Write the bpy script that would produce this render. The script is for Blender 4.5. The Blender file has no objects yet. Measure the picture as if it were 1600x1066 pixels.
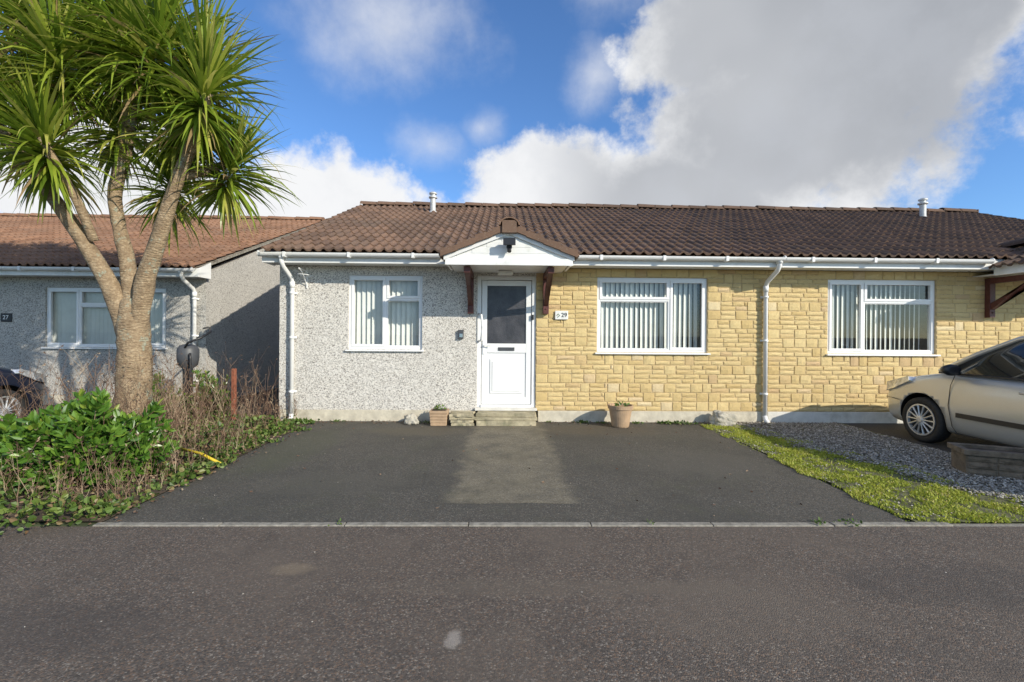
import bpy, math, random
from mathutils import Vector, Matrix, noise
random.seed(7)
R = random.random
def U(a,b): return a+(b-a)*random.random()
scene = bpy.context.scene
COL = scene.collection

# ------------------------------------------------------------------ materials
def new_mat(name):
    m = bpy.data.materials.new(name); m.use_nodes = True
    nt = m.node_tree; b = nt.nodes['Principled BSDF']
    return m, nt, b
def nd(nt, t, **k):
    n = nt.nodes.new(t)
    for a,v in k.items(): setattr(n,a,v)
    return n
def ramp(nt, fac, stops):
    r = nd(nt,'ShaderNodeValToRGB'); e = r.color_ramp.elements
    while len(e) < len(stops): e.new(0.5)
    for i,(p,c) in enumerate(stops):
        e[i].position = p; e[i].color = (c[0],c[1],c[2],1)
    nt.links.new(fac, r.inputs[0]); return r.outputs[0]
def coords(nt, obj=False):
    if obj: return nd(nt,'ShaderNodeTexCoord').outputs['Object']
    return nd(nt,'ShaderNodeNewGeometry').outputs['Position']
def noi(nt, vec, scale, detail=4, rough=.6):
    n = nd(nt,'ShaderNodeTexNoise'); n.inputs['Scale'].default_value=scale
    n.inputs['Detail'].default_value=detail; n.inputs['Roughness'].default_value=rough
    nt.links.new(vec,n.inputs['Vector']); return n.outputs['Fac']
def vor(nt, vec, scale, out='Distance', feat='F1'):
    n = nd(nt,'ShaderNodeTexVoronoi', feature=feat); n.inputs['Scale'].default_value=scale
    nt.links.new(vec,n.inputs['Vector']); return n.outputs[out]
def mix(nt, fac, a, b, mode='MIX'):
    n = nd(nt,'ShaderNodeMix', data_type='RGBA', blend_type=mode)
    for s,i in ((fac,0),(a,6),(b,7)):
        if hasattr(s,'is_output'): nt.links.new(s,n.inputs[i])
        elif i==0: n.inputs[0].default_value=s
        else: n.inputs[i].default_value=(s[0],s[1],s[2],1)
    return n.outputs[2]
def mth(nt, op, a, b=None, c=None, clamp=False):
    n = nd(nt,'ShaderNodeMath', operation=op); n.use_clamp=clamp
    for i,s in enumerate((a,b,c)):
        if s is None: continue
        if isinstance(s,(int,float)): n.inputs[i].default_value=s
        else: nt.links.new(s,n.inputs[i])
    return n.outputs[0]
def mrange(nt, v, a, b, c=0, d=1, smooth=True):
    n = nd(nt,'ShaderNodeMapRange'); 
    if smooth: n.interpolation_type='SMOOTHSTEP'
    nt.links.new(v,n.inputs[0])
    for i,x in enumerate((a,b,c,d)): n.inputs[i+1].default_value=x
    return n.outputs[0]
def bump(nt, b, h, strength=.5, dist=.01):
    n = nd(nt,'ShaderNodeBump'); n.inputs['Strength'].default_value=strength
    n.inputs['Distance'].default_value=dist
    nt.links.new(h,n.inputs['Height']); nt.links.new(n.outputs[0], b.inputs['Normal'])
def attr(nt, name='rnd'):
    return nd(nt,'ShaderNodeAttribute', attribute_name=name).outputs['Fac']

def simple(name, c, rough=.5, metal=0, var=.12, scale=12, bmp=0, obj=False, dirt=None):
    m,nt,b = new_mat(name); v = coords(nt,obj)
    n = noi(nt,v,scale,3)
    lo = tuple(x*(1-var) for x in c); hi = tuple(min(1,x*(1+var)) for x in c)
    col = ramp(nt,n,[(.3,lo),(.7,hi)])
    if dirt:
        n2 = noi(nt,v,3.5,6,.7)
        col = mix(nt, mrange(nt,n2,.5,.75,0,dirt[3]), col, dirt[:3])
    nt.links.new(col,b.inputs['Base Color'])
    b.inputs['Roughness'].default_value=rough; b.inputs['Metallic'].default_value=metal
    if bmp: bump(nt,b,noi(nt,v,scale*6,4),bmp,.01)
    return m

def asphalt_col(nt,v,base,light,brown,stain,amt,scl,moss=None):
    vc = vor(nt,v,scl,'Color'); sep = nd(nt,'ShaderNodeSeparateColor'); nt.links.new(vc,sep.inputs[0])
    c = ramp(nt,sep.outputs[0],[(0,tuple(x*.52 for x in base)),(.5,base),(.85,tuple(x*1.3 for x in base)),(1,light)])
    c = mix(nt, mrange(nt,sep.outputs[1],.72,.88,0,.65), c, brown)
    big = noi(nt,v,.9,6,.62)
    c = mix(nt, mrange(nt,big,.42,.68,0,amt), c, stain)
    big2 = noi(nt,v,2.7,5,.7)
    c = mix(nt, mrange(nt,big2,.50,.72,0,.4), c, tuple(x*.6 for x in base))
    if moss: c = mix(nt, mrange(nt,noi(nt,v,1.7,6,.7),.5,.72,0,.55), c, moss)
    return c
def spot(nt,v,c,x,y,rx,ry,col,amt,ns=6):
    sp=nd(nt,'ShaderNodeSeparateXYZ'); nt.links.new(v,sp.inputs[0])
    dx=mth(nt,'DIVIDE',mth(nt,'SUBTRACT',sp.outputs[0],x),rx); dy=mth(nt,'DIVIDE',mth(nt,'SUBTRACT',sp.outputs[1],y),ry)
    r=mth(nt,'ADD',mth(nt,'ADD',mth(nt,'MULTIPLY',dx,dx),mth(nt,'MULTIPLY',dy,dy)),mth(nt,'MULTIPLY',mth(nt,'SUBTRACT',noi(nt,v,ns,4,.7),.5),1.8))
    return mix(nt,mrange(nt,r,1.0,.1,0,amt),c,col)
def asphalt(name, base, light, brown, stain, amt=.5, scl=120, moss=None, spots=(), blend=None):
    m,nt,b = new_mat(name); v = coords(nt)
    c=asphalt_col(nt,v,base,light,brown,stain,amt,scl,moss)
    if not blend:
        for s_ in spots: c=spot(nt,v,c,*s_)
    if blend:
        c2=asphalt_col(nt,v,*blend)
        for s_ in spots: c2=spot(nt,v,c2,*s_)
        sp=nd(nt,'ShaderNodeSeparateXYZ'); nt.links.new(v,sp.inputs[0])
        e=mth(nt,'ABSOLUTE',mth(nt,'SUBTRACT',sp.outputs[0],.07))
        wv=mth(nt,'ADD',e,mth(nt,'MULTIPLY',mth(nt,'SUBTRACT',noi(nt,v,2.8,6,.7),.5),.5))
        k=mrange(nt,wv,.62,.42)
        k=mth(nt,'MULTIPLY',k,mrange(nt,noi(nt,v,3.1,6,.75),.28,.62,.25,.95))
        c=mix(nt,k,c2,c)
    nt.links.new(c,b.inputs['Base Color']); b.inputs['Roughness'].default_value=.86
    d = vor(nt,v,scl)
    bump(nt,b,mth(nt,'MULTIPLY',d,-1.0),.6,.005)
    return m

M = {}
M['road'] = asphalt('road_asphalt',(.096,.079,.064),(.29,.25,.20),(.185,.118,.075),(.132,.105,.080),.65,138,
   spots=[(-1.25,2.75,.16,.09,(.26,.20,.13),.45),(-.22,2.12,.05,.08,(.38,.34,.29),.6,14),(1.2,2.3,.7,.4,(.155,.125,.095),.4),(-2.2,2.2,.8,.3,(.060,.050,.043),.45),(2.6,2.6,.9,.3,(.062,.053,.045),.45),(.3,2.55,1.4,.12,(.145,.118,.088),.4)])
DRV=((.078,.073,.061),(.22,.20,.165),(.12,.092,.063),(.054,.052,.042),.6,138,(.072,.074,.046))
DSP=[(-1.2,6.6,.9,.4,(.12,.10,.068),.55),(1.3,6.7,1.2,.45,(.10,.080,.053),.6),(-2.5,5.6,.5,1.4,(.085,.088,.052),.5),(2.2,5.0,.9,.7,(.112,.102,.082),.45),(-1.6,4.3,.9,.4,(.10,.092,.072),.4)]
M['drive'] = asphalt('drive_asphalt',*DRV,spots=DSP)
M['path'] = asphalt('path_asphalt',(.205,.180,.128),(.31,.28,.21),(.19,.155,.10),(.145,.125,.082),.6,138,None,DSP,DRV)
M['cdrive'] = asphalt('neighbour_drive',(.045,.044,.043),(.11,.105,.10),(.06,.05,.045),(.03,.03,.028),.5,150)
M['soil'] = simple('soil',(.085,.060,.038),.95,0,.5,9,.9)
M['mosssoil'] = simple('mossy_soil',(.12,.12,.05),.95,0,.5,7,.9,dirt=(.14,.12,.085,.8))
M['groundmat'] = simple('ground_grass',(.06,.075,.03),.95,0,.4,2,.5)
M['kerb'] = simple('kerb_concrete',(.26,.24,.20),.9,0,.35,20,.6,dirt=(.10,.09,.07,.8))

def render_mat(name, c0,c1,c2):
    m,nt,b = new_mat(name); v = coords(nt)
    sep = nd(nt,'ShaderNodeSeparateColor'); nt.links.new(vor(nt,v,90,'Color'),sep.inputs[0])
    c = ramp(nt,sep.outputs[0],[(0,c0),(.24,c1),(.5,c2),(.95,tuple(min(1,x*1.22) for x in c2))])
    c = mix(nt, mrange(nt,noi(nt,v,1.2,5,.65),.42,.72,0,.2), c, tuple(x*.8 for x in c1))
    nt.links.new(c,b.inputs['Base Color']); b.inputs['Roughness'].default_value=.95
    bump(nt,b,mth(nt,'MULTIPLY',vor(nt,v,90),-1),.5,.006)
    return m
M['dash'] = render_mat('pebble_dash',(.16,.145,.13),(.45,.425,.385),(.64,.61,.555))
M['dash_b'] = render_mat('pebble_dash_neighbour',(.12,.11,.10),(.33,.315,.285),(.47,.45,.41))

def stone_mat(name,k):
    m,nt,b = new_mat(name); v=coords(nt); a=attr(nt)
    def q(*c): return tuple(x*k for x in c)
    c = ramp(nt,a,[(0,q(.60,.44,.195)),(.3,q(.67,.515,.25)),(.6,q(.70,.545,.27)),(.88,q(.63,.475,.22)),(.95,q(.58,.41,.22)),(1,q(.73,.60,.36))])
    c = mix(nt, mrange(nt,noi(nt,v,26,5,.75),.46,.76,0,.4), c, q(.48,.33,.145))
    c = mix(nt, mrange(nt,noi(nt,v,1.3,5,.7),.5,.75,0,.2), c, q(.40,.29,.155))
    nt.links.new(c,b.inputs['Base Color']); b.inputs['Roughness'].default_value=.93
    bump(nt,b,noi(nt,v,36,6,.75),.65,.015)
    return m
M['stone']=stone_mat('stone_block',1.0)
M['troughstone']=simple('trough_stone',(.20,.155,.11),.95,0,.4,14,1,dirt=(.07,.065,.045,.8))
M['mortar']=simple('mortar',(.54,.41,.22),.95,0,.25,20,.5)
M['plinth']=simple('plinth_concrete',(.58,.53,.42),.9,0,.18,6,.5,dirt=(.22,.19,.13,.6))
M['plinth_w']=simple('plinth_white',(.70,.68,.62),.9,0,.12,6,.4,dirt=(.30,.27,.20,.5))
M['upvc']=simple('white_upvc',(.83,.83,.82),.28,0,.02,4)
M['fascia']=simple('white_fascia',(.80,.80,.78),.4,0,.05,5,dirt=(.50,.50,.43,.4))
M['gablepanel']=simple('white_gable_panel',(.78,.78,.75),.5,0,.05,5,dirt=(.42,.45,.30,.6))
M['black']=simple('black_plastic',(.02,.02,.022),.4)
M['dkgrey']=simple('dark_grey_plastic',(.07,.074,.082),.5)
M['rubber']=simple('rubber',(.022,.022,.022),.75,0,.3,30)
M['brownwood']=simple('brown_bracket_wood',(.105,.032,.025),.5,0,.3,18,.3)
M['redwood']=simple('red_post_wood',(.26,.085,.045),.8,0,.35,25,.4)
M['terra']=simple('terracotta',(.42,.29,.18),.85,0,.15,9,.3,dirt=(.22,.19,.13,.5))
M['rockw']=simple('white_rock',(.46,.43,.36),.9,0,.3,14,.8,dirt=(.15,.14,.09,.8))
M['stepstone']=simple('step_stone',(.40,.35,.235),.9,0,.35,8,1.0,dirt=(.12,.13,.065,.8))
M['flue']=simple('flue_metal',(.55,.55,.53),.5,.3,.2,20)
M['interior']=simple('interior_plaster',(.35,.33,.30),.9)
M['blind']=simple('blind_fabric',(.78,.78,.74),.85,0,.05,6)
M['chrome']=simple('chrome',(.75,.75,.76),.2,1,.02)
M['alloy']=simple('alloy',(.60,.61,.62),.35,.6,.05,obj=True)
M['yellow']=simple('yellow_plastic',(.65,.48,.03),.5)
M['sign']=simple('sign_ceramic',(.78,.78,.75),.3,0,.05)
M['tailred']=simple('tail_red',(.35,.01,.01),.2)

def tile_mat(name, stops, lich, dark, grad=None):
    m,nt,b = new_mat(name); v=coords(nt); a=attr(nt)
    c = ramp(nt,a,stops)
    c = mix(nt, mrange(nt,noi(nt,v,14,5,.75),.44,.76,0,.5), c, dark)
    c = mix(nt, mrange(nt,noi(nt,v,38,3,.7),.58,.70,0,.65), c, lich)
    c = mix(nt, mrange(nt,noi(nt,v,.8,5,.65),.42,.66,0,.35), c, dark)
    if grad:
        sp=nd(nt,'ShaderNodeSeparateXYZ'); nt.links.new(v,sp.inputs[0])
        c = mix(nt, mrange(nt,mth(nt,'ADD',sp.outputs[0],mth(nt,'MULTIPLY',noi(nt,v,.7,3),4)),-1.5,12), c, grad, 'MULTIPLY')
    nt.links.new(c,b.inputs['Base Color']); b.inputs['Roughness'].default_value=.9
    return m
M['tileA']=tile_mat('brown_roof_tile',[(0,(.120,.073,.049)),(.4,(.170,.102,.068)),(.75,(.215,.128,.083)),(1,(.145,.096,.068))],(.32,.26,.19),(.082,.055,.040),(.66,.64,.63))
M['tileC']=tile_mat('orange_roof_tile',[(0,(.215,.110,.062)),(.4,(.275,.145,.083)),(.75,(.32,.172,.10)),(1,(.235,.135,.085))],(.37,.29,.19),(.125,.077,.050))

m,nt,b = new_mat('window_glass')
tr = nd(nt,'ShaderNodeBsdfTransparent'); tr.inputs[0].default_value=(.93,.95,.94,1)
gl = nd(nt,'ShaderNodeBsdfGlossy'); gl.inputs['Roughness'].default_value=.01
fr = nd(nt,'ShaderNodeLayerWeight'); fr.inputs[0].default_value=.5
mx = nd(nt,'ShaderNodeMixShader')
nt.links.new(mth(nt,'MULTIPLY_ADD',mth(nt,'POWER',fr.outputs['Facing'],3.5),.7,.07,True),mx.inputs[0]); nt.links.new(tr.outputs[0],mx.inputs[1]); nt.links.new(gl.outputs[0],mx.inputs[2])
nt.links.new(mx.outputs[0],nt.nodes['Material Output'].inputs['Surface'])
M['glass']=m
m,nt,b = new_mat('obscured_glass'); v=coords(nt)
c=ramp(nt,noi(nt,v,5,4),[(.3,(.035,.035,.040)),(.7,(.085,.083,.090))])
nt.links.new(c,b.inputs['Base Color']); b.inputs['Roughness'].default_value=.22
bump(nt,b,vor(nt,v,70),.5,.004)
M['doorglass']=m
m,nt,b = new_mat('car_glass')
nt.links.new(ramp(nt,noi(nt,coords(nt,True),2,2),[(.3,(.012,.016,.018)),(.7,(.02,.024,.026))]),b.inputs['Base Color'])
b.inputs['Roughness'].default_value=.03; b.inputs['IOR'].default_value=1.6; M['carglass']=m
def paint(name,c,metal):
    m,nt,b=new_mat(name); v=coords(nt,True)
    cc=ramp(nt,noi(nt,v,400,2),[(.3,tuple(x*.9 for x in c)),(.7,tuple(min(1,x*1.1) for x in c))])
    cc=mix(nt,mrange(nt,noi(nt,v,2.5,5,.7),.45,.8,0,.2),cc,(c[0]*.75,c[1]*.73,c[2]*.67))
    nt.links.new(cc,b.inputs['Base Color']); b.inputs['Metallic'].default_value=metal
    b.inputs['Roughness'].default_value=.33; b.inputs['Coat Weight'].default_value=.6; b.inputs['Coat Roughness'].default_value=.06
    return m
M['silver']=paint('silver_paint',(.60,.59,.555),.5)
M['navy']=paint('navy_paint',(.012,.016,.035),.2)
m,nt,b=new_mat('headlight_lens')
nt.links.new(ramp(nt,noi(nt,coords(nt,True),14,2),[(.3,(.35,.36,.37)),(.7,(.75,.76,.78))]),b.inputs['Base Color'])
b.inputs['Roughness'].default_value=.12;b.inputs['Metallic'].default_value=.5;b.inputs['Coat Weight'].default_value=1; M['lens']=m

def leaf_mat(name, stops, rough=.45, trans=.25):
    m,nt,b=new_mat(name); a=attr(nt)
    c=ramp(nt,a,stops)
    nt.links.new(c,b.inputs['Base Color']); b.inputs['Roughness'].default_value=rough
    if trans<.1: return m
    tl=nd(nt,'ShaderNodeBsdfTranslucent'); nt.links.new(c,tl.inputs[0])
    mx=nd(nt,'ShaderNodeMixShader'); mx.inputs[0].default_value=trans
    nt.links.new(b.outputs[0],mx.inputs[1]); nt.links.new(tl.outputs[0],mx.inputs[2])
    nt.links.new(mx.outputs[0],nt.nodes['Material Output'].inputs['Surface'])
    return m
M['palm']=leaf_mat('palm_leaf',[(0,(.08,.14,.014)),(.4,(.18,.27,.026)),(.8,(.34,.41,.05)),(.95,(.50,.47,.12)),(1,(.36,.25,.12))],.34,.4)
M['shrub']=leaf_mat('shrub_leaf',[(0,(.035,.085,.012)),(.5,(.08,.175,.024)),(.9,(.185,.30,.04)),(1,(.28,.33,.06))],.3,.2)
M['ivy']=leaf_mat('ivy_leaf',[(0,(.045,.08,.015)),(.4,(.10,.17,.03)),(.75,(.17,.23,.05)),(.9,(.23,.18,.08)),(1,(.22,.12,.07))],.5,.2)
M['deadleaf']=leaf_mat('dead_stem',[(0,(.065,.036,.023)),(.5,(.15,.088,.056)),(.85,(.25,.17,.11)),(1,(.42,.33,.22))],.9,.05)
M['grass']=leaf_mat('grass_blade',[(0,(.19,.24,.03)),(.5,(.35,.41,.045)),(.85,(.52,.52,.09)),(1,(.54,.45,.18))],.6,.3)
M['pebble']=leaf_mat('gravel_stone',[(0,(.15,.132,.108)),(.4,(.29,.262,.22)),(.8,(.43,.395,.335)),(1,(.62,.58,.50))],.9,0)

m,nt,b=new_mat('palm_bark'); v=coords(nt)
c=ramp(nt,noi(nt,v,9,6,.7),[(.3,(.21,.145,.085)),(.55,(.39,.29,.18)),(.75,(.53,.42,.28))])
c=mix(nt,mrange(nt,vor(nt,v,38,'Distance'),.35,.6,0,.4),c,(.19,.125,.07))
c=mix(nt,mrange(nt,noi(nt,v,5.5,5,.75),.56,.64,0,.65),c,(.34,.40,.32))
nt.links.new(c,b.inputs['Base Color']); b.inputs['Roughness'].default_value=.95
w=nd(nt,'ShaderNodeMapping'); w.inputs['Scale'].default_value=(1,1,3); nt.links.new(v,w.inputs[0])
bump(nt,b,mth(nt,'ADD',noi(nt,w.outputs[0],20,5,.7),mth(nt,'MULTIPLY',vor(nt,w.outputs[0],16),.5)),.9,.025)
M['bark']=m

# ------------------------------------------------------------------ mesh builder
def wloc(o):
    v=Vector((0,0,0))
    while o: v+=o.location; o=o.parent
    return v
def tag(ob,label=None,cat=None,kind=None,group=None):
    if label: ob['label']=label
    if cat: ob['category']=cat
    if kind: ob['kind']=kind
    if group: ob['group']=group
class MB:
    def __init__(s): s.v=[]; s.f=[]; s.m=[]; s.r=[]
    def add(s,vs,fs,mi=0,r=0.5):
        o=len(s.v); s.v+=[Vector(p) for p in vs]
        for f in fs: s.f.append(tuple(i+o for i in f)); s.m.append(mi); s.r.append(r)
    def box(s,x0,x1,y0,y1,z0,z1,mi=0,r=.5):
        s.add([(x0,y0,z0),(x1,y0,z0),(x1,y1,z0),(x0,y1,z0),(x0,y0,z1),(x1,y0,z1),(x1,y1,z1),(x0,y1,z1)],
          [(0,3,2,1),(4,5,6,7),(0,1,5,4),(1,2,6,5),(2,3,7,6),(3,0,4,7)],mi,r)
    def quadbox(s,p,d,mi=0):
        n=len(p); p=[Vector(q) for q in p]; d=Vector(d)
        s.add(p+[q+d for q in p],[tuple(range(n))[::-1],tuple(range(n,2*n))]+[(i,(i+1)%n,(i+1)%n+n,i+n) for i in range(n)],mi)
    def tube(s,pts,rad,n=10,mi=0,r=.5,cap=True,jit=0):
        pts=[Vector(p) for p in pts]
        if not isinstance(rad,(list,tuple)): rad=[rad]*len(pts)
        rings=[]; ref=None
        for i,p in enumerate(pts):
            t=(pts[min(i+1,len(pts)-1)]-pts[max(i-1,0)]).normalized()
            if ref is None:
                ref=Vector((1,0,0)) if abs(t.x)<.8 else Vector((0,1,0))
            a=(ref-t*ref.dot(t)).normalized(); b2=t.cross(a); ref=a
            rings.append([p+(a*math.cos(2*math.pi*k/n)+b2*math.sin(2*math.pi*k/n))*rad[i]*(1+U(-jit,jit)) for k in range(n)])
        vs=[q for g in rings for q in g]; fs=[]
        for i in range(len(pts)-1):
            for k in range(n): fs.append((i*n+k,i*n+(k+1)%n,(i+1)*n+(k+1)%n,(i+1)*n+k))
        if cap: fs.append(tuple(range(n))[::-1]); fs.append(tuple(range((len(pts)-1)*n,len(pts)*n)))
        s.add(vs,fs,mi,r)
    def lathe(s,c,axis,prof,n=24,mi=0):
        c=Vector(c); ax=Vector(axis).normalized(); a=ax.orthogonal().normalized(); b2=ax.cross(a)
        vs=[]; 
        for (h,r) in prof:
            for k in range(n): vs.append(c+ax*h+(a*math.cos(2*math.pi*k/n)+b2*math.sin(2*math.pi*k/n))*r)
        fs=[(i*n+k,i*n+(k+1)%n,(i+1)*n+(k+1)%n,(i+1)*n+k) for i in range(len(prof)-1) for k in range(n)]
        fs.append(tuple(range(n))[::-1]); fs.append(tuple(range((len(prof)-1)*n,len(prof)*n)))
        s.add(vs,fs,mi)
    def build(s,name,mats,parent=None,smooth=False,bevel=0,label=None,cat=None,kind=None,group=None,origin=None):
        if not isinstance(mats,(list,tuple)): mats=[mats]
        xs=[p.x for p in s.v]; ys=[p.y for p in s.v]; zs=[p.z for p in s.v]
        o=Vector(origin) if origin else Vector(((min(xs)+max(xs))/2,(min(ys)+max(ys))/2,min(zs)))
        me=bpy.data.meshes.new(name); me.from_pydata([tuple(p-o) for p in s.v],[],s.f)
        for mm in mats: me.materials.append(mm)
        me.polygons.foreach_set('material_index',s.m)
        if smooth: me.polygons.foreach_set('use_smooth',[True]*len(s.f))
        at=me.attributes.new('rnd','FLOAT','FACE'); at.data.foreach_set('value',s.r)
        me.update()
        ob=bpy.data.objects.new(name,me); COL.objects.link(ob)
        if parent: ob.parent=parent; ob.location=o-wloc(parent)
        else: ob.location=o
        if bevel:
            bm=ob.modifiers.new('b','BEVEL'); bm.width=bevel; bm.segments=2; bm.limit_method='ANGLE'
        tag(ob,label,cat,kind,group)
        return ob
def empty(name,loc,parent=None,**k):
    e=bpy.data.objects.new(name,None); COL.objects.link(e); e.empty_display_size=.2
    if parent: e.parent=parent; e.location=Vector(loc)-wloc(parent)
    else: e.location=loc
    tag(e,**k); return e

# ------------------------------------------------------------------ ground
def sheet(name,pts,z,mat,label,cat):
    mb=MB(); mb.add([(x,y,z) for x,y in pts],[tuple(range(len(pts)))])
    return mb.build(name,mat,label=label,cat=cat,kind='structure')
sheet('ground',[(-400,-400),(400,-400),(400,400),(-400,400)],-.012,M['groundmat'],'rough grass and earth ground reaching the horizon','ground')
sheet('road',[(-60,-8),(60,-8),(60,3.36),(-60,3.36)],-.004,M['road'],'weathered dark grey asphalt road with fine aggregate','road')
sheet('driveway',[(-2.92,3.42),(3.06,3.42),(3.12,7.34),(-2.98,7.34)],.002,M['drive'],'dark mossy asphalt driveway before the bungalow','driveway')
sheet('path',[(-.70,3.82),(-.45,3.80),(-.2,3.79),(.2,3.81),(.58,3.79),(.84,3.82),(.90,4.6),(.96,7.33),(-.86,7.33),(-.76,4.6)],.0035,M['path'],'pale worn asphalt path leading to the door','path')
sheet('driveway',[(5.3,3.42),(10.6,3.42),(10.6,7.34),(5.45,7.34)],.002,M['cdrive'],'dark asphalt driveway under the silver car','driveway')
sheet('driveway',[(-11,3.42),(-6.35,3.42),(-6.35,8.8),(-11,8.8)],.002,M['cdrive'],'dark asphalt driveway under the navy car','driveway')
sheet('garden_bed',[(-6.35,3.42),(-2.92,3.42),(-2.98,7.34),(-3.6,7.34),(-3.6,12),(-6.35,12)],.008,M['soil'],'bare soil bed under shrubs and dead stems','flower bed')
sheet('gravel_ground',[(3.12,3.42),(5.3,3.42),(5.45,7.34),(3.12,7.34)],.004,M['mosssoil'],'mossy earth under the grass strip and gravel','ground')
mb=MB(); x=-2.95
while x<7:
    L=.9; dz=-.004 if x>2.9 else .006; mb.box(x+.003,x+L-.003,3.36+U(-.003,.003),3.42,-.05,dz+U(-.002,.002),0); x+=L
mb.build('kerb',M['kerb'],bevel=.006,label='flush dull concrete kerb edging along the road',cat='kerb',kind='structure')

# ------------------------------------------------------------------ tiles
def tiles(mb,O,A,Up,N,width,length,course=.335,module=.15,seed=1,mi=0):
    rr=random.Random(seed); O=Vector(O);A=Vector(A).normalized();Up=Vector(Up).normalized();N=Vector(N).normalized()
    spm=8; n=max(8,int(round(width/module*spm))); nc=max(1,int(math.ceil(length/course-.2))); off=O.dot(A)+30
    for k in range(nc):
        s0=k*course-.02; s1=min((k+1)*course+.01,length)
        tj={}
        base=len(mb.v); rows=[[],[],[]]
        for i in range(n+1):
            a=width*i/n; g=a+off; t=int(g/(2*module)+.001)
            if t not in tj: tj[t]=(rr.uniform(-.004,.004),rr.uniform(-.006,.006))
            u=(g/module)%1.0
            pr=.034*max(0,math.cos(2*math.pi*u))**.7-.006*max(0,-math.cos(2*math.pi*u))
            dz,ds=tj[t]
            P=O+A*a
            rows[0].append(P+Up*(s0+ds)+N*(pr-.004))
            rows[1].append(P+Up*(s0+ds)+N*(pr+.026+dz))
            rows[2].append(P+Up*s1+N*(pr+.002))
        mb.v+=rows[0]+rows[1]+rows[2]
        for i in range(n):
            a=width*(i+.5)/n+off; t=int(a/(2*module)); r=(math.sin(t*12.9898+k*78.233)*43758.5453)%1.0
            for q in (0,1):
                o=base+q*(n+1)
                mb.f.append((o+i,o+i+1,o+n+1+i+1,o+n+1+i)); mb.m.append(mi); mb.r.append(r)
def ridge_caps(mb,p0,p1,rad,L=.42,seed=1,mi=0):
    rr=random.Random(seed); p0=Vector(p0);p1=Vector(p1); D=(p1-p0); T=D.length; d=D.normalized()
    side=d.cross(Vector((0,0,1))).normalized(); n=int(T/L); 
    for i in range(n):
        a=p0+d*(T*i/n); b2=p0+d*(T*(i+1)/n-.012); dz=rr.uniform(-.012,.012)
        vs=[];K=8
        for q,(P,r0) in enumerate(((a,rad*1.03),(b2,rad*.97))):
            for r1 in (r0,r0-.02):
                for k in range(K+1):
                    th=math.pi*k/K; vs.append(P+side*math.cos(th)*r1*1.05+Vector((0,0,math.sin(th)*r1*.8+dz+(0.006 if q==0 else -.006))))
        S=K+1; fs=[]
        for k in range(K):
            fs.append((k,k+1,2*S+k+1,2*S+k)); fs.append((k,S+k,S+k+1,k+1)); fs.append((2*S+k,2*S+k+1,3*S+k+1,3*S+k))
        mb.add(vs,fs,mi,rr.random())
        P=b2; X=abs(d.x)>.5
        mb.box(P.x-(.012 if X else rad),P.x+(.012 if X else rad),P.y-(rad if X else .012),P.y+(rad if X else .012),P.z-.05,P.z+rad*.45,mi,rr.random())

# ------------------------------------------------------------------ building parts
def wallpieces(mb,x0,x1,z0,z1,y0,y1,ops,mi=0):
    xs=sorted(set([x0,x1]+[min(max(v,x0),x1) for o in ops for v in o[:2]]))
    for a,b2 in zip(xs[:-1],xs[1:]):
        if b2-a<1e-4: continue
        mid=(a+b2)/2; holes=sorted([(o[2],o[3]) for o in ops if o[0]<mid<o[1]])
        z=z0
        for h0,h1 in holes:
            if h0>z+1e-4: mb.box(a,b2,y0,y1,z,h0,mi)
            z=max(z,h1)
        if z<z1-1e-4: mb.box(a,b2,y0,y1,z,z1,mi)

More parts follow.
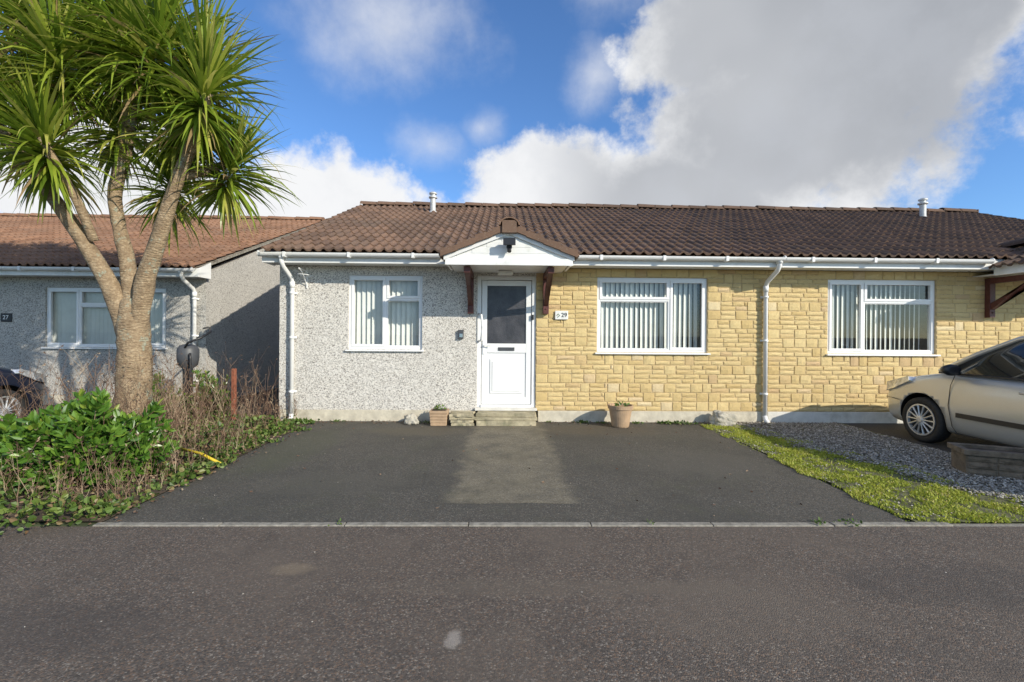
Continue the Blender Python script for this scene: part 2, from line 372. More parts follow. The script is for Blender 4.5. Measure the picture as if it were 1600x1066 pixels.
def stone_blocks(x0,x1,z0,z1,Y,ops,seed):
    rr=random.Random(seed); mb=MB(); mx_,mz=.048,.0735
    nx=int(round((x1-x0)/mx_)); nz=int(round((z1-z0)/mz)); mx_=(x1-x0)/nx; mz=(z1-z0)/nz
    occ=[[False]*nx for _ in range(nz)]
    for j in range(nz):
        for i in range(nx):
            a,b2,c,d=x0+i*mx_,x0+(i+1)*mx_,z0+j*mz,z0+(j+1)*mz
            for o in ops:
                if a<o[1]-.004 and b2>o[0]+.004 and c<o[3]-.004 and d>o[2]+.004: occ[j][i]=True
    for j in range(nz):
        i=0
        while i<nx:
            if occ[j][i]: i+=1; continue
            h=2 if (j%2==0 and rr.random()<.36) else 1
            w=rr.choice([3,4,4,4]) if h==2 else rr.choice([4,5,5,6])
            if j+h>nz: h=1
            ww=0
            while ww<w and i+ww<nx and not any(occ[j+q][i+ww] for q in range(h)): ww+=1
            if ww==0: h=1; ww=1
            for q in range(h):
                for t in range(ww): occ[j+q][i+t]=True
            a,b2,c,d=x0+i*mx_,x0+(i+ww)*mx_,z0+j*mz,z0+(j+h)*mz
            for o in ops:
                if c<o[3]-.01 and d>o[2]+.01:
                    if 0<o[0]-b2<mx_: b2=o[0]
                    if 0<a-o[1]<mx_: a=o[1]
                if a<o[1]-.01 and b2>o[0]+.01:
                    if 0<o[2]-d<mz: d=o[2]
                    if 0<c-o[3]<mz: c=o[3]
            g=.0035; a+=g;b2-=g;c+=g;d-=g
            if b2-a<.012 or d-c<.012: i+=ww; continue
            e=.008; D=rr.uniform(.0,.004)
            nxs=4 if b2-a>.15 else 3; nzs=3
            vs=[]
            def P(x,y,z): vs.append((x,y,z)); return len(vs)-1
            ring=[P(a,Y+.015,c),P(b2,Y+.015,c),P(b2,Y+.015,d),P(a,Y+.015,d)]
            grid=[[P(a+e+(b2-a-2*e)*p/(nxs-1)+rr.uniform(-.004,.004),Y-D+rr.uniform(-.003,.003)+(.004 if p in(0,nxs-1) or q in (0,nzs-1) else -.003),c+e+(d-c-2*e)*q/(nzs-1)+rr.uniform(-.003,.003)) for p in range(nxs)] for q in range(nzs)]
            fs=[(grid[q][p],grid[q][p+1],grid[q+1][p+1],grid[q+1][p]) for q in range(nzs-1) for p in range(nxs-1)]
            fs.append(tuple([ring[0],ring[1]]+grid[0][::-1])); fs.append(tuple([ring[3]]+grid[-1]+[ring[2]]))
            fs.append(tuple([ring[0]]+[grid[q][0] for q in range(nzs)]+[ring[3]])); fs.append(tuple([ring[1],ring[2]]+[grid[q][-1] for q in range(nzs-1,-1,-1)]))
            mb.add(vs,fs,0,rr.random())
            i+=ww
    return mb

def window(parent,x0,x1,z0,z1,Y,cols,label=None,seed=0):
    root=empty('window',((x0+x1)/2,Y+.06,z0),parent,label=label)
    W=x1-x0;H=z1-z0; y0=Y+.035;y1=Y+.105; f=.052
    mb=MB()
    mb.box(x0,x1,y0,y1,z0,z0+f); mb.box(x0,x1,y0,y1,z1-f,z1)
    mb.box(x0,x0+f,y0,y1,z0+f,z1-f); mb.box(x1-f,x1,y0,y1,z0+f,z1-f)
    panes=[]
    for i,(a,b2,sp) in enumerate(cols):
        xa=x0+W*a+(f if i==0 else .022); xb=x0+W*b2-(f if i==len(cols)-1 else .022)
        if i>0: mb.box(x0+W*a-.022,x0+W*a+.022,y0,y1,z0+f,z1-f)
        if sp:
            zs=z0+H*sp; mb.box(xa,xb,y0,y1,zs-.022,zs+.022)
            panes.append((xa,xb,z0+f,zs-.022,False)); panes.append((xa,xb,zs+.022,z1-f,True))
        else: panes.append((xa,xb,z0+f,z1-f,True))
    for (a,b2,c,d,sash) in panes:
        w=.042 if sash else .012; yy=y0-.012 if sash else y0+.01
        if sash: a-=.012;b2+=.012;c-=.012;d+=.012
        mb.box(a,b2,yy,y0+.03,c,c+w);mb.box(a,b2,yy,y0+.03,d-w,d);mb.box(a,a+w,yy,y0+.03,c+w,d-w);mb.box(b2-w,b2,yy,y0+.03,c+w,d-w)
    mb.build('frame',M['upvc'],root,bevel=.004)
    g=MB(); yg=y0+.035; g.add([(x0+.03,yg,z0+.03),(x1-.03,yg,z0+.03),(x1-.03,yg,z1-.03),(x0+.03,yg,z1-.03)],[(0,1,2,3)]); g.build('glass',M['glass'],root)
    s=MB(); s.quadbox([(x0-.035,Y-.045,z0-.03),(x0-.035,Y-.045,z0-.008),(x0-.035,y0+.02,z0-.002),(x0-.035,y0+.02,z0-.03)],(W+.07,0,0)); s.build('sill',M['upvc'],root,bevel=.003)
    bl=MB(); rr=random.Random(seed); x=x0+.05; base=rr.uniform(28,36)
    while x<x1-.05:
        an=math.radians(base+rr.uniform(-8,8)); w=.043; y=Y+.170
        dx,dy=math.cos(an)*w,math.sin(an)*w; t=rr.uniform(-.006,.006)
        zb=z0+.035+rr.uniform(0,.008)
        bl.add([(x-dx+t,y-dy,zb),(x+t,y+.006,zb),(x+dx+t,y+dy,zb),(x+dx,y+dy,z1-.03),(x,y+.006,z1-.03),(x-dx,y-dy,z1-.03)],[(0,1,4,5),(1,2,3,4)],0,rr.random())
        x+=.080
    bl.box(x0+.03,x1-.03,Y+.14,Y+.19,z1-.05,z1-.02)
    bl.build('blind',M['blind'],root)
    return root

def door(parent,x0,x1,z0,z1,Y,flip=False):
    root=empty('door',((x0+x1)/2,Y+.06,z0),parent,label='white panelled door with dark obscured glass and letterbox')
    y0=Y+.03;y1=Y+.10; f=.065
    mb=MB(); mb.box(x0,x0+f,y0,y1,z0,z1);mb.box(x1-f,x1,y0,y1,z0,z1);mb.box(x0+f,x1-f,y0,y1,z1-f,z1);mb.box(x0+f,x1-f,y0-.03,y1,z0,z0+.045)
    mb.build('frame',M['upvc'],root,bevel=.005)
    a,b2=x0+f+.008,x1-f-.008; c,d=z0+.05,z1-f-.008; y=y0+.015
    L=MB(); st=.085; zm0=c+.82; zm1=c+.97
    L.box(a,a+st,y,y+.055,c,d);L.box(b2-st,b2,y,y+.055,c,d);L.box(a+st,b2-st,y,y+.055,d-st,d);L.box(a+st,b2-st,y,y+.055,c,c+.11);L.box(a+st,b2-st,y,y+.055,zm0,zm1)
    L.box(a+st,b2-st,y+.014,y+.05,c+.11,zm0)
    L.box(a+st+.05,b2-st-.05,y+.002,y+.02,c+.17,zm0-.10)
    L.box(a+st+.085,b2-st-.085,y-.006,y+.01,c+.205,zm0-.135)
    L.build('leaf',M['upvc'],root,bevel=.006)
    g=MB(); g.box(a+st-.005,b2-st+.005,y+.02,y+.03,zm1-.005,d-st+.005); g.build('glass',M['doorglass'],root)
    l=MB(); xm=(a+b2)/2; l.box(xm-.13,xm+.13,y-.012,y,zm0+.035,zm0+.09); l.build('letterbox',M['dkgrey'],root,bevel=.004)
    h=MB(); hx=a+.035 if not flip else b2-.035; s=1 if not flip else -1
    h.box(hx-.016,hx+.016,y-.012,y,zm0-.02,zm0+.2); h.tube([(hx,y-.01,zm0+.12),(hx,y-.05,zm0+.12),(hx+s*.11,y-.05,zm0+.12)],.010,8)
    h.build('handle',M['upvc'],root,smooth=False)

def canopy(parent,xc,Y,tilem,seed):
    root=empty('porch_canopy',(xc,Y-.45,2.37),parent,label='small gabled porch canopy with white front and brown brackets')
    yf=Y-.92; hw=.86; ze=2.49; zb=2.375; pitch=.41; za=ze+hw*pitch
    g=MB()
    g.quadbox([(xc-hw,yf,zb+.06),(xc+hw,yf,zb+.06),(xc+hw,yf,ze),(xc,yf,za),(xc-hw,yf,ze)],(0,.03,0))
    for k in range(1,5):
        z=zb+.06+k*.085; ww=hw if z<ze else hw-(z-ze)/pitch
        if ww>.1: g.box(xc-ww+.06,xc+ww-.06,yf-.004,yf,z-.082,z-.006)
    g.build('gable_panel',M['gablepanel'],root,bevel=.003)
    f=MB(); f.box(xc-hw-.03,xc+hw+.03,yf-.03,yf-.003,zb-.02,zb+.075)
    for s in (-1,1):
        f.quadbox([(xc+s*(hw+.05),yf-.035,ze-.07),(xc+s*(hw+.05),yf-.035,ze-.005),(xc,yf-.035,za+.02),(xc,yf-.035,za-.055)],(0,.028,0))
        f.box(xc+s*(hw)-.015,xc+s*hw+.015,yf+.035,Y-.36,zb-.02,ze+.01)
    f.box(xc-hw+.02,xc+hw-.02,yf+.035,Y-.003,zb,zb+.012)
    f.build('fascia',M['fascia'],root,bevel=.003)
    t=MB(); L=math.hypot(hw+.09,(hw+.09)*pitch)
    ca,sa=1/math.hypot(1,pitch),pitch/math.hypot(1,pitch); zt=ze-.09*pitch+.02
    tiles(t,(xc-hw-.09,yf-.06,zt),(0,1,0),(ca,0,sa),(-sa,0,ca),1.55,L,.26,.15,seed)
    tiles(t,(xc+hw+.09,yf-.06,zt),(0,1,0),(-ca,0,sa),(sa,0,ca),1.55,L,.26,.15,seed+3)
    for s in (-1,1):
        for k in range(4):
            xa=xc+s*(hw+.09-k*.24); xb=xc+s*(hw+.09-(k+1)*.24); z0=zt+k*.24*pitch;z1=zt+(k+1)*.24*pitch
            t.quadbox([(xa,yf-.085,z0-.01),(xa,yf-.085,z0+.095),(xb,yf-.085,z1+.055),(xb,yf-.085,z1-.02)],(0,.11,0))
    zp=zt+(hw+.09)*pitch
    ridge_caps(t,(xc,yf-.12,zp+.035),(xc,Y+.75,zp+.035),.135,.42,seed)
    t.box(xc-.10,xc+.10,yf-.11,yf-.02,zp-.07,zp+.10,0,.9)
    t.build('roof',tilem,root)
    for s in (-1,1):
        b2=MB(); x=xc+s*.595; w=.045
        b2.box(x-w,x+w,Y-.09,Y-.004,1.72,zb-.022)
        b2.box(x-w,x+w,yf+.08,Y-.092,zb-.11,zb-.022)
        b2.quadbox([(x-w*.8,Y-.09,1.84),(x-w*.8,Y-.09,1.95),(x-w*.8,yf+.16,zb-.11),(x-w*.8,yf+.28,zb-.11)][::-1],(w*1.6,0,0))
        b2.tube([(x,Y-.105,1.80),(x,Y-.085,1.80)],.012,8)
        b2.build('bracket',M['brownwood'],root,bevel=.006)
    return root

def gutter(mb,x0,x1,y,z,r=.056):
    K=8; vs=[]
    for x in (x0,x1):
        for rr_ in (r,r-.006):
            for k in range(K+1):
                th=math.pi+math.pi*k/K; vs.append((x,y+math.cos(th)*rr_,z+math.sin(th)*rr_*1.05))
    S=K+1
    fs=[]
    for k in range(K):
        fs+= [(k,k+1,2*S+k+1,2*S+k),(S+k,3*S+k,3*S+k+1,S+k+1),(k,S+k,S+k+1,k+1),(2*S+k,2*S+k+1,3*S+k+1,3*S+k)]
    fs+=[(0,2*S,3*S,S),(K,S+K,3*S+K,2*S+K)]
    mb.add(vs,fs)
    for x in (x0,x1): mb.tube([(x-.004,y,z-.012),(x+.004,y,z-.012)],.045,10)
    x=x0+.4
    while x<x1-.2:
        mb.box(x-.02,x+.02,y-.062,y+.05,z-.066,z-.052); mb.box(x-.02,x+.02,y-.064,y-.056,z-.06,z+.008); x+=.95

def downpipe(parent,x,Y,zg,lab=None):
    p=MB(); yg=Y-.42
    p.tube([(x,yg,zg-.03),(x,yg,zg-.13),(x,yg+.05,zg-.20),(x,Y-.10,zg-.34),(x,Y-.055,zg-.42),(x,Y-.055,.05)],.034,14)
    p.tube([(x,yg,zg-.02),(x,yg,zg-.10)],.045,14)
    p.tube([(x,Y-.055,zg-.40),(x,Y-.055,zg-.50)],.041,14)
    for z in (.45,1.3,2.0): p.tube([(x,Y-.055,z),(x,Y-.055,z+.035)],.042,14); p.box(x-.06,x+.06,Y-.02,Y-.003,z,z+.035)
    p.tube([(x,Y-.055,.12),(x,Y-.07,.06),(x,Y-.13,.03)],.036,12)
    p.build('downpipe',M['fascia'],parent,smooth=True,label=lab)

def house(name,label,x0,x1,Y,dz,tilem,ops,stone,rend,rendmat,gut,vl=False,vr=False,rise=None,seed=1,plinthx=None,pit=.415):
    root=empty(name,((x0+x1)/2,Y,0),None,label=label,cat='house')
    zs=2.46+dz; ye=Y-.37; ze=2.64+dz; run=4.72 if rise is None else rise; yr=Y-.37+run; zr=ze+run*pit
    wall=MB()
    for (a,b2) in rend: wallpieces(wall,a,b2,.18,zs,Y,Y+.14,ops)
    yb=2*yr-Y
    wall.box(x0,x0+.14,Y+.141,yb-.141,.0,zs); wall.box(x1-.14,x1,Y+.141,yb-.141,0,zs); wall.box(x0,x1,yb-.14,yb,0,zs)
    for xx in ((x0,x1-.14)): 
        wall.quadbox([(xx,Y+.02,zs+.002),(xx,yb-.02,zs+.002),(xx,yb-.4,zs+.2),(xx,yr,zr-.10),(xx,Y+.0,zs+.11)],(.14,0,0))
    wall.build('wall',rendmat,root)
    if stone:
        sb=MB(); wallpieces(sb,stone[0],stone[1],.18,zs,Y+.007,Y+.14,ops); sb.build('mortar_wall',M['mortar'],root)
        stone_blocks(stone[0],stone[1],.18,zs,Y-.003,ops,seed).build('stone_wall',M['stone'],root)
    p=MB()
    for (a,b2,wt) in plinthx: p.box(a,b2,Y-.012,Y+.14,-.02,.178,wt)
    p.build('plinth',[M['plinth'],M['plinth_w']],root,bevel=.006)
    fl=MB(); fl.box(x0+.15,x1-.15,Y+.15,yb-.15,.1,.2); fl.box(x0+.15,x1-.15,Y+.15,yb-.15,zs-.02,zs); fl.box(x0+.15,x1-.15,Y+3.2,Y+3.3,.2,zs-.02)
    fl.build('interior',M['interior'],root)
    rx0=x0-(.07 if vl else 0); rx1=x1+(.07 if vr else 0)
    T=MB(); L=math.hypot(run,run*pit); c,s=run/L,run*pit/L
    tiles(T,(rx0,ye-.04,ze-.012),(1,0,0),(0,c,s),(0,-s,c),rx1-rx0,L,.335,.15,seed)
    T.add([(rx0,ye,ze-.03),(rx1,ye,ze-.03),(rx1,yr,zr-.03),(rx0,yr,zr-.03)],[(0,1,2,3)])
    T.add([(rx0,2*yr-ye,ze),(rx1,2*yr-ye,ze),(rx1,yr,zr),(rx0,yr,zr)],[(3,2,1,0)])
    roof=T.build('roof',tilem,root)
    rc=MB(); ridge_caps(rc,(rx0,yr,zr+.02),(rx1,yr,zr+.02),.125,.42,seed); rc.build('ridge',tilem,roof)
    if vl or vr:
        vg=MB()
        for on,xx in ((vl,rx0+.005),(vr,rx1-.045)):
            if on: vg.quadbox([(xx,ye+.02,ze-.075),(xx,yr,zr-.07),(xx,2*yr-ye,ze-.075),(xx,2*yr-ye,ze-.01),(xx,yr,zr-.005),(xx,ye+.02,ze-.012)],(.04,0,0))
        vg.build('verge',M['kerb'],roof)
    F=MB(); F.box(rx0-.02 if vl else rx0,rx1+(.02 if vr else 0),ye,ye+.022,zs-.01,ze-.035)
    F.box(rx0,rx1,ye+.024,Y-.002 if not stone else Y-.016,zs+.0,zs+.012)
    if vl: F.quadbox([(rx0-.02,ye+.024,zs-.01),(rx0-.02,Y,zs-.01),(rx0-.02,Y,ze+.12),(rx0-.02,ye+.024,ze-.035)],(.02,0,0))
    if vr: F.quadbox([(rx1,ye+.024,zs-.01),(rx1,Y,zs-.01),(rx1,Y,ze+.12),(rx1,ye+.024,ze-.035)],(.02,0,0))
    F.build('fascia',M['fascia'],root)
    for (a,b2) in gut:
        G=MB(); gutter(G,a,b2,ye-.062,ze-.055); G.build('gutter',M['fascia'],root)
    return root,zr,yr,roof

YW=7.35
def flue(roof,x,y,z):
    f=MB(); f.tube([(x,y,z-.15),(x,y,z+.34)],.065,16); f.lathe((x,y,z+.32),(0,0,1),[(0,.065),(.02,.10),(.05,.10),(.06,.06),(.10,.06),(.11,.09),(.14,.09),(.17,.02)],16)
    f.lathe((x,y,z-.10),(0,0,1),[(0,.16),(.04,.14),(.14,.075)],16)
    f.build('flue',M['flue'],roof,smooth=False)

dA=(-.43,.51,.225,2.33)
wA1=(-2.47,-1.30,1.14,2.32); wA2=(1.49,3.27,1.12,2.32)
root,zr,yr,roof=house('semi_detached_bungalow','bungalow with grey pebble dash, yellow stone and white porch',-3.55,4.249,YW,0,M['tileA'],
   [dA,wA1,wA2],(.51,4.249),[(-3.55,.51)],M['dash'],[(-3.66,-.93),(1.05,4.245)],vl=True,seed=11,
   plinthx=[(-3.55,-.47,0),(.55,4.249,0)])
window(root,*wA1,YW,[(0,.50,None),(.50,1,.68)],seed=3)
window(root,*wA2,YW,[(0,.66,.70),(.66,1,None)],seed=4)
door(root,*dA,YW)
canopy(root,.065,YW,M['tileA'],21)
downpipe(root,-3.33,YW,2.60); downpipe(root,4.18,YW,2.60)
flue(roof,-1.68,10.8,4.22)
s=MB(); s.tube([(.065,YW-.97,2.60),(.065,YW-1.02,2.60)],.04,12); s.box(-.0,.13,YW-1.07,YW-1.0,2.62,2.70); s.box(-.02,.15,YW-1.09,YW-1.06,2.61,2.71); s.tube([(.065,YW-1.0,2.58),(.065,YW-1.03,2.53)],.03,10); s.build('floodlight',M['black'],root,bevel=.004)
s=MB(); s.box(-.10,.13,YW-.34,YW-.22,2.30,2.37); s.build('porch_light',M['sign'],root,bevel=.02)
s=MB(); s.box(.81,1.02,YW-.034,YW-.014,1.635,1.775)
sg=s.build('house_number_sign',M['sign'],root,bevel=.008,label='small white ceramic plate reading 29')
def text(body,loc,size,mat,parent,name='lettering'):
    cu=bpy.data.curves.new(name,'FONT'); cu.body=body; cu.size=size; cu.extrude=.002; cu.align_x='CENTER'; cu.align_y='CENTER'
    o=bpy.data.objects.new('t',cu); COL.objects.link(o); dg=bpy.context.evaluated_depsgraph_get()
    me=bpy.data.meshes.new_from_object(o.evaluated_get(dg)); bpy.data.objects.remove(o)
    me.materials.clear(); me.materials.append(mat); me.transform(Matrix.Rotation(math.pi/2,4,'X'))
    ob=bpy.data.objects.new(name,me); COL.objects.link(ob); ob.parent=parent; ob.location=Vector(loc)-wloc(parent); return ob
text('29',(.955,YW-.038,1.705),.095,M['black'],sg)
s=MB(); s.tube([(.84,YW-.037,1.70),(.86,YW-.037,1.725),(.885,YW-.037,1.70),(.85,YW-.037,1.67)],.006,6); s.build('emblem',M['ivy'],sg)
s=MB(); s.box(-.72,-.64,YW-.05,YW-.002,1.32,1.46); s.box(-.705,-.655,YW-.056,YW-.05,1.34,1.40,1); s.build('key_safe',[M['dkgrey'],M['chrome']],root,bevel=.008)
s=MB(); s.box(.44,.475,YW+.005,YW+.029,1.63,1.71); s.tube([(.457,YW+.006,1.67),(.457,YW-.003,1.67)],.01,10); s.build('doorbell',M['black'],root)
s=MB(); s.tube([(-.40,YW+.03,1.72),(-.36,YW-.05,1.70),(-.335,YW-.07,1.5),(-.36,YW-.05,1.30),(-.40,YW+.03,1.28)],.018,10); s.build('grab_rail',M['upvc'],root,smooth=True)
s=MB(); s.tube([(-3.12,YW-.012,2.42),(-3.12,YW-.012,2.10)],.010,6)
s.tube([(-3.12,YW-.012,2.36),(-3.12,YW-.30,2.38)],.008,6)
s.tube([(-3.12,YW-.29+.27*(t/10),2.37-.22*(t/10)**1.6) for t in range(11)],.007,6)
s.tube([(-3.12+.09*math.sin(t*.6),YW-.14+.05*math.cos(t*.6),2.28+.004*t) for t in range(11)],.006,5)
s.tube([(-3.22,YW-.02,2.30),(-3.12,YW-.03,2.26),(-3.02,YW-.02,2.31)],.008,5)
s.build('hanging_basket_bracket',M['fascia'],root,label='white scrolled hanging basket bracket')

st=MB(); 
def slab(mb,x0,x1,y0,y1,z0,z1,j=.012,mi=0):
    n=6; pts=[]
    for k in range(n): pts.append((x0+(x1-x0)*k/n,y0))
    for k in range(3): pts.append((x1,y0+(y1-y0)*k/3))
    for k in range(n): pts.append((x1-(x1-x0)*k/n,y1))
    for k in range(3): pts.append((x0,y1-(y1-y0)*k/3))
    pts=[(a+U(-j,j),b2+U(-j,0 if b2==y1 else j)) for a,b2 in pts]; N=len(pts)
    mb.add([(a,b2,z0) for a,b2 in pts]+[(a+U(-j,j)*.4,b2+U(-j,j)*.4,z1+U(-j,j)*.3) for a,b2 in pts],[tuple(range(N,2*N)),tuple(range(N))[::-1]]+[(i,(i+1)%N,(i+1)%N+N,i+N) for i in range(N)],mi,R())
slab(st,-.42,.50,YW-.36,YW-.02,.0,.075); slab(st,-.44,.52,YW-.33,YW-.02,.078,.125); slab(st,-.41,.50,YW-.30,YW-.02,.128,.185); 
st.build('doorstep',M['stepstone'],root,bevel=.006,label='layered riven stone doorstep')
tp=MB(); tp.box(-.45,.53,YW-.10,YW+.03,.19,.224); tp.build('threshold',M['plinth_w'],root,bevel=.004)

dB=(8.56,9.50,.225,2.33); wB1=(8.5-3.27,8.5-1.49,1.12,2.32); wB2=(9.90,11.07,1.14,2.32)
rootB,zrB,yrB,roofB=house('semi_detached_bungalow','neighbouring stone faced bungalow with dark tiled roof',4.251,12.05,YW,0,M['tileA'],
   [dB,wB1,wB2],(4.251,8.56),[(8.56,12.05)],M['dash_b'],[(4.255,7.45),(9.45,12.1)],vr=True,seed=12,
   plinthx=[(4.251,8.5,1),(9.55,12.05,1)])
window(rootB,*wB1,YW,[(0,.34,None),(.34,1,.70)],seed=5)
window(rootB,*wB2,YW,[(0,.50,.68),(.50,1,None)],seed=6)
door(rootB,*dB,YW,True)
canopy(rootB,8.435,YW,M['tileA'],33)
flue(roofB,9.95,10.8,4.22)
YC=8.85
wC=(-8.66,-6.41,1.09,2.22); dC=(-10.6,-9.66,.2,2.25)
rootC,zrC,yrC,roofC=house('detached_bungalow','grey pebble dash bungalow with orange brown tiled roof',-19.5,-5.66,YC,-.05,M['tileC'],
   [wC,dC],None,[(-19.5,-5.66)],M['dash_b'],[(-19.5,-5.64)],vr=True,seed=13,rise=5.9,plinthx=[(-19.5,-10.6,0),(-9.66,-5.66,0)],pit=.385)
window(rootC,*wC,YC,[(0,.27,None),(.27,.73,.70),(.73,1,None)],seed=8)
door(rootC,*dC,YC,True)
downpipe(rootC,-5.84,YC,2.55)
s=MB(); s.box(-9.47,-9.27,YC-.02,YC-.002,1.56,1.72); pl=s.build('house_number_sign',M['black'],rootC,bevel=.006,label='small black plate reading 27')
text('27',(-9.37,YC-.023,1.64),.11,M['sign'],pl)

# ------------------------------------------------------------------ car
def car(loc,pm,label,group):
    root=empty('parked_car',(0,0,0),None,label=label,cat='car',group=group)
    st=[(0.0,.42,.36,.58),(.05,.60,.26,.66),(.16,.73,.20,.74),(.35,.80,.18,.81),(.6,.83,.17,.87),(.9,.84,.17,.92),(1.15,.845,.17,.955),(1.6,.845,.17,.955),(2.2,.845,.17,.96),(2.9,.84,.17,.98),(3.4,.83,.18,1.0),(3.75,.79,.22,1.0),(3.95,.72,.28,.93),(4.03,.58,.38,.82)]
    mb=MB(); rings=[]
    for (t,w,zb,zt) in st:
        h=zt-zb
        half=[(0,zb),(w*.5,zb),(w*.86,zb+.005),(w*.955,zb+.06),(w*.985,zb+.28*h),(w,zb+.52*h),(w*.992,zb+.72*h),(w*.955,zb+.90*h),(w*.87,zt-.004),(w*.5,zt+.025),(0,zt+.035)]
        ring=[(x,-t,z) for x,z in half]+[(-x,-t,z) for x,z in half[-2:0:-1]]
        rings.append(ring)
    n=len(rings[0]); vs=[p for r in rings for p in r]
    fs=[(i*n+k,i*n+(k+1)%n,(i+1)*n+(k+1)%n,(i+1)*n+k) for i in range(len(rings)-1) for k in range(n)]
    fs.append(tuple(range(n))[::-1]); fs.append(tuple(range((len(rings)-1)*n,len(rings)*n)))
    mb.add(vs,fs)
    body=mb.build('body',[pm,M['black']],root,smooth=True,origin=(0,0,0))
    ss=body.modifiers.new('s','SUBSURF'); ss.levels=2; ss.render_levels=2
    cut=MB()
    for t in (.82,3.32):
        for sx in (-1,1): cut.tube([(sx*.56,-t,.31),(sx*1.1,-t,.31)],.345,36,mi=0)
    co=cut.build('cutter',[M['black']]); bo=body.modifiers.new('c','BOOLEAN'); bo.object=co; bo.operation='DIFFERENCE'; bo.solver='EXACT'
    try: bo.material_mode='TRANSFER'
    except Exception: pass
    dg=bpy.context.evaluated_depsgraph_get(); me=bpy.data.meshes.new_from_object(body.evaluated_get(dg))
    body.modifiers.clear(); body.data=me; bpy.data.objects.remove(co)
    B=[(.98,.70,.955),(1.35,.765,.955),(2.2,.79,.965),(3.0,.78,.985),(3.55,.74,1.0),(3.90,.66,.99)]
    T=[(1.75,.54,1.385),(1.98,.565,1.425),(2.4,.58,1.455),(3.0,.57,1.445),(3.4,.545,1.405),(3.62,.50,1.35)]
    g=MB(); vs=[]
    for (b2,t) in zip(B,T):
        bx=(b2[1],-b2[0],b2[2]); tx=(t[1],-t[0],t[2])
        mid=tuple((bx[i]*.5+tx[i]*.5)+(.02 if i==0 else 0) for i in range(3))
        row=[bx,mid,tx,(t[1]*.55,-t[0]+.01,t[2]+.035),(0,-t[0]+.015,t[2]+.045)]
        row=row+[(-p[0],p[1],p[2]) for p in row[-2::-1]]
        vs+=row
    n=9; g.add(vs,[])
    for i in range(5):
        for k in range(8):
            g.f.append((i*n+k,(i+1)*n+k,(i+1)*n+k+1,i*n+k+1)); g.m.append(1 if k in (2,3,4,5) else 0); g.r.append(.5)
    g.f.append(tuple(range(n))); g.m.append(0); g.r.append(.5)
    g.f.append(tuple(range(5*n,6*n))[::-1]); g.m.append(0); g.r.append(.5)
    g.build('cabin',[M['carglass'],pm],root,smooth=True,origin=(0,0,0))
    for sx in (-1,1):
        P=MB()
        def q(p,dx=.012): return (sx*(p[1]+dx),-p[0],p[2])
        P.tube([q(B[0]),(sx*(.635),-1.37,1.19),q(T[0],.0),q(T[1],.0),q(T[2],.0),q(T[3],.0),q(T[4],.0),q(T[5],0),(sx*.60,-3.80,1.18),q(B[5],0)],[.035,.032,.03,.028,.028,.03,.035,.04,.05,.06],8)
        P.quadbox([q((2.16,.805,.95)),q((2.27,.805,.95)),q((2.36,.585,1.45)),q((2.28,.585,1.45))],(sx*.006,0,0),1)
        P.quadbox([q((3.25,.775,.97)),q((3.9,.68,.98)),q((3.62,.52,1.35)),q((3.30,.57,1.42))],(sx*.01,0,0),0)
        P.build('pillar',[pm,M['black']],root,smooth=True,origin=(0,0,0))
        tr=MB()
        def ln(pts,r=.004): tr.tube([(sx*p[0],-p[1],p[2]) for p in pts],r,5)
        ln([(.805,1.27,.94),(.838,1.24,.8),(.848,1.22,.55),(.835,1.26,.30),(.812,1.30,.22)])
        ln([(.808,2.28,.955),(.84,2.30,.8),(.848,2.30,.55),(.836,2.28,.30),(.815,2.26,.22)])
        ln([(.812,1.30,.22),(.815,1.8,.215),(.815,2.26,.22)])
        ln([(.80,1.05,.945),(.80,1.6,.948),(.812,2.2,.955),(.80,3.2,.985)],.010)
        tr.quadbox([(sx*.838,-1.32,.42),(sx*.838,-2.22,.42),(sx*.838,-2.22,.475),(sx*.838,-1.32,.475)],(sx*.016,0,0))
        ln([(.60,.04,.50),(.72,.14,.52),(.80,.34,.53),(.83,.50,.52)],.004)
        tr.build('trim',M['black'],root,origin=(0,0,0))
    bz=MB(); bz.box(-.42,.42,-.10,-.005,.27,.38); bz.box(-.28,.28,-.06,.012,.48,.55); bz.build('grille',M['black'],root,bevel=.02,origin=(0,0,0))
    for sx in (-1,1):
        h=MB()
        a=[(.60,.10,.70),(.68,.16,.735),(.765,.42,.80),(.785,.62,.855),(.80,.64,.80),(.785,.40,.68),(.72,.17,.61),(.63,.085,.60)]
        vs=[(sx*(p[0]+.022),-p[1]+.014,p[2]+.004) for p in a]+[(sx*(p[0]-.05),-p[1]-.03,p[2]) for p in a]
        k=len(a); h.add(vs,[tuple(range(k)),tuple(range(k,2*k))[::-1]]+[(i,(i+1)%k,(i+1)%k+k,i+k) for i in range(k)])
        h.build('headlight',M['lens'],root,smooth=False,bevel=.008,origin=(0,0,0))
        m_=MB(); m_.lathe((sx*.93,-1.33,1.0),(0,1,0),[(-.05,.05),(-.04,.085),(.0,.09),(.05,.07),(.08,.03)],14)
        for p in m_.v: p.x=sx*.93+(p.x-sx*.93)*1.15; p.z=1.0+(p.z-1.0)*.78
        m_.tube([(sx*.79,-1.30,.95),(sx*.88,-1.32,.975)],.025,8)
        m_.build('wing_mirror',M['black'],root,smooth=True,origin=(0,0,0))
        dh=MB(); dh.tube([(sx*.845,-2.02,.80),(sx*.875,-2.04,.805),(sx*.875,-2.16,.805),(sx*.845,-2.18,.80)],.012,8); dh.build('door_handle',pm,root,smooth=True,origin=(0,0,0))
        tl=MB(); tl.box(sx*.64-.05,sx*.64+.05,-4.0,-3.86,.85,1.15); tl.build('tail_light',M['tailred'],root,bevel=.02,origin=(0,0,0))
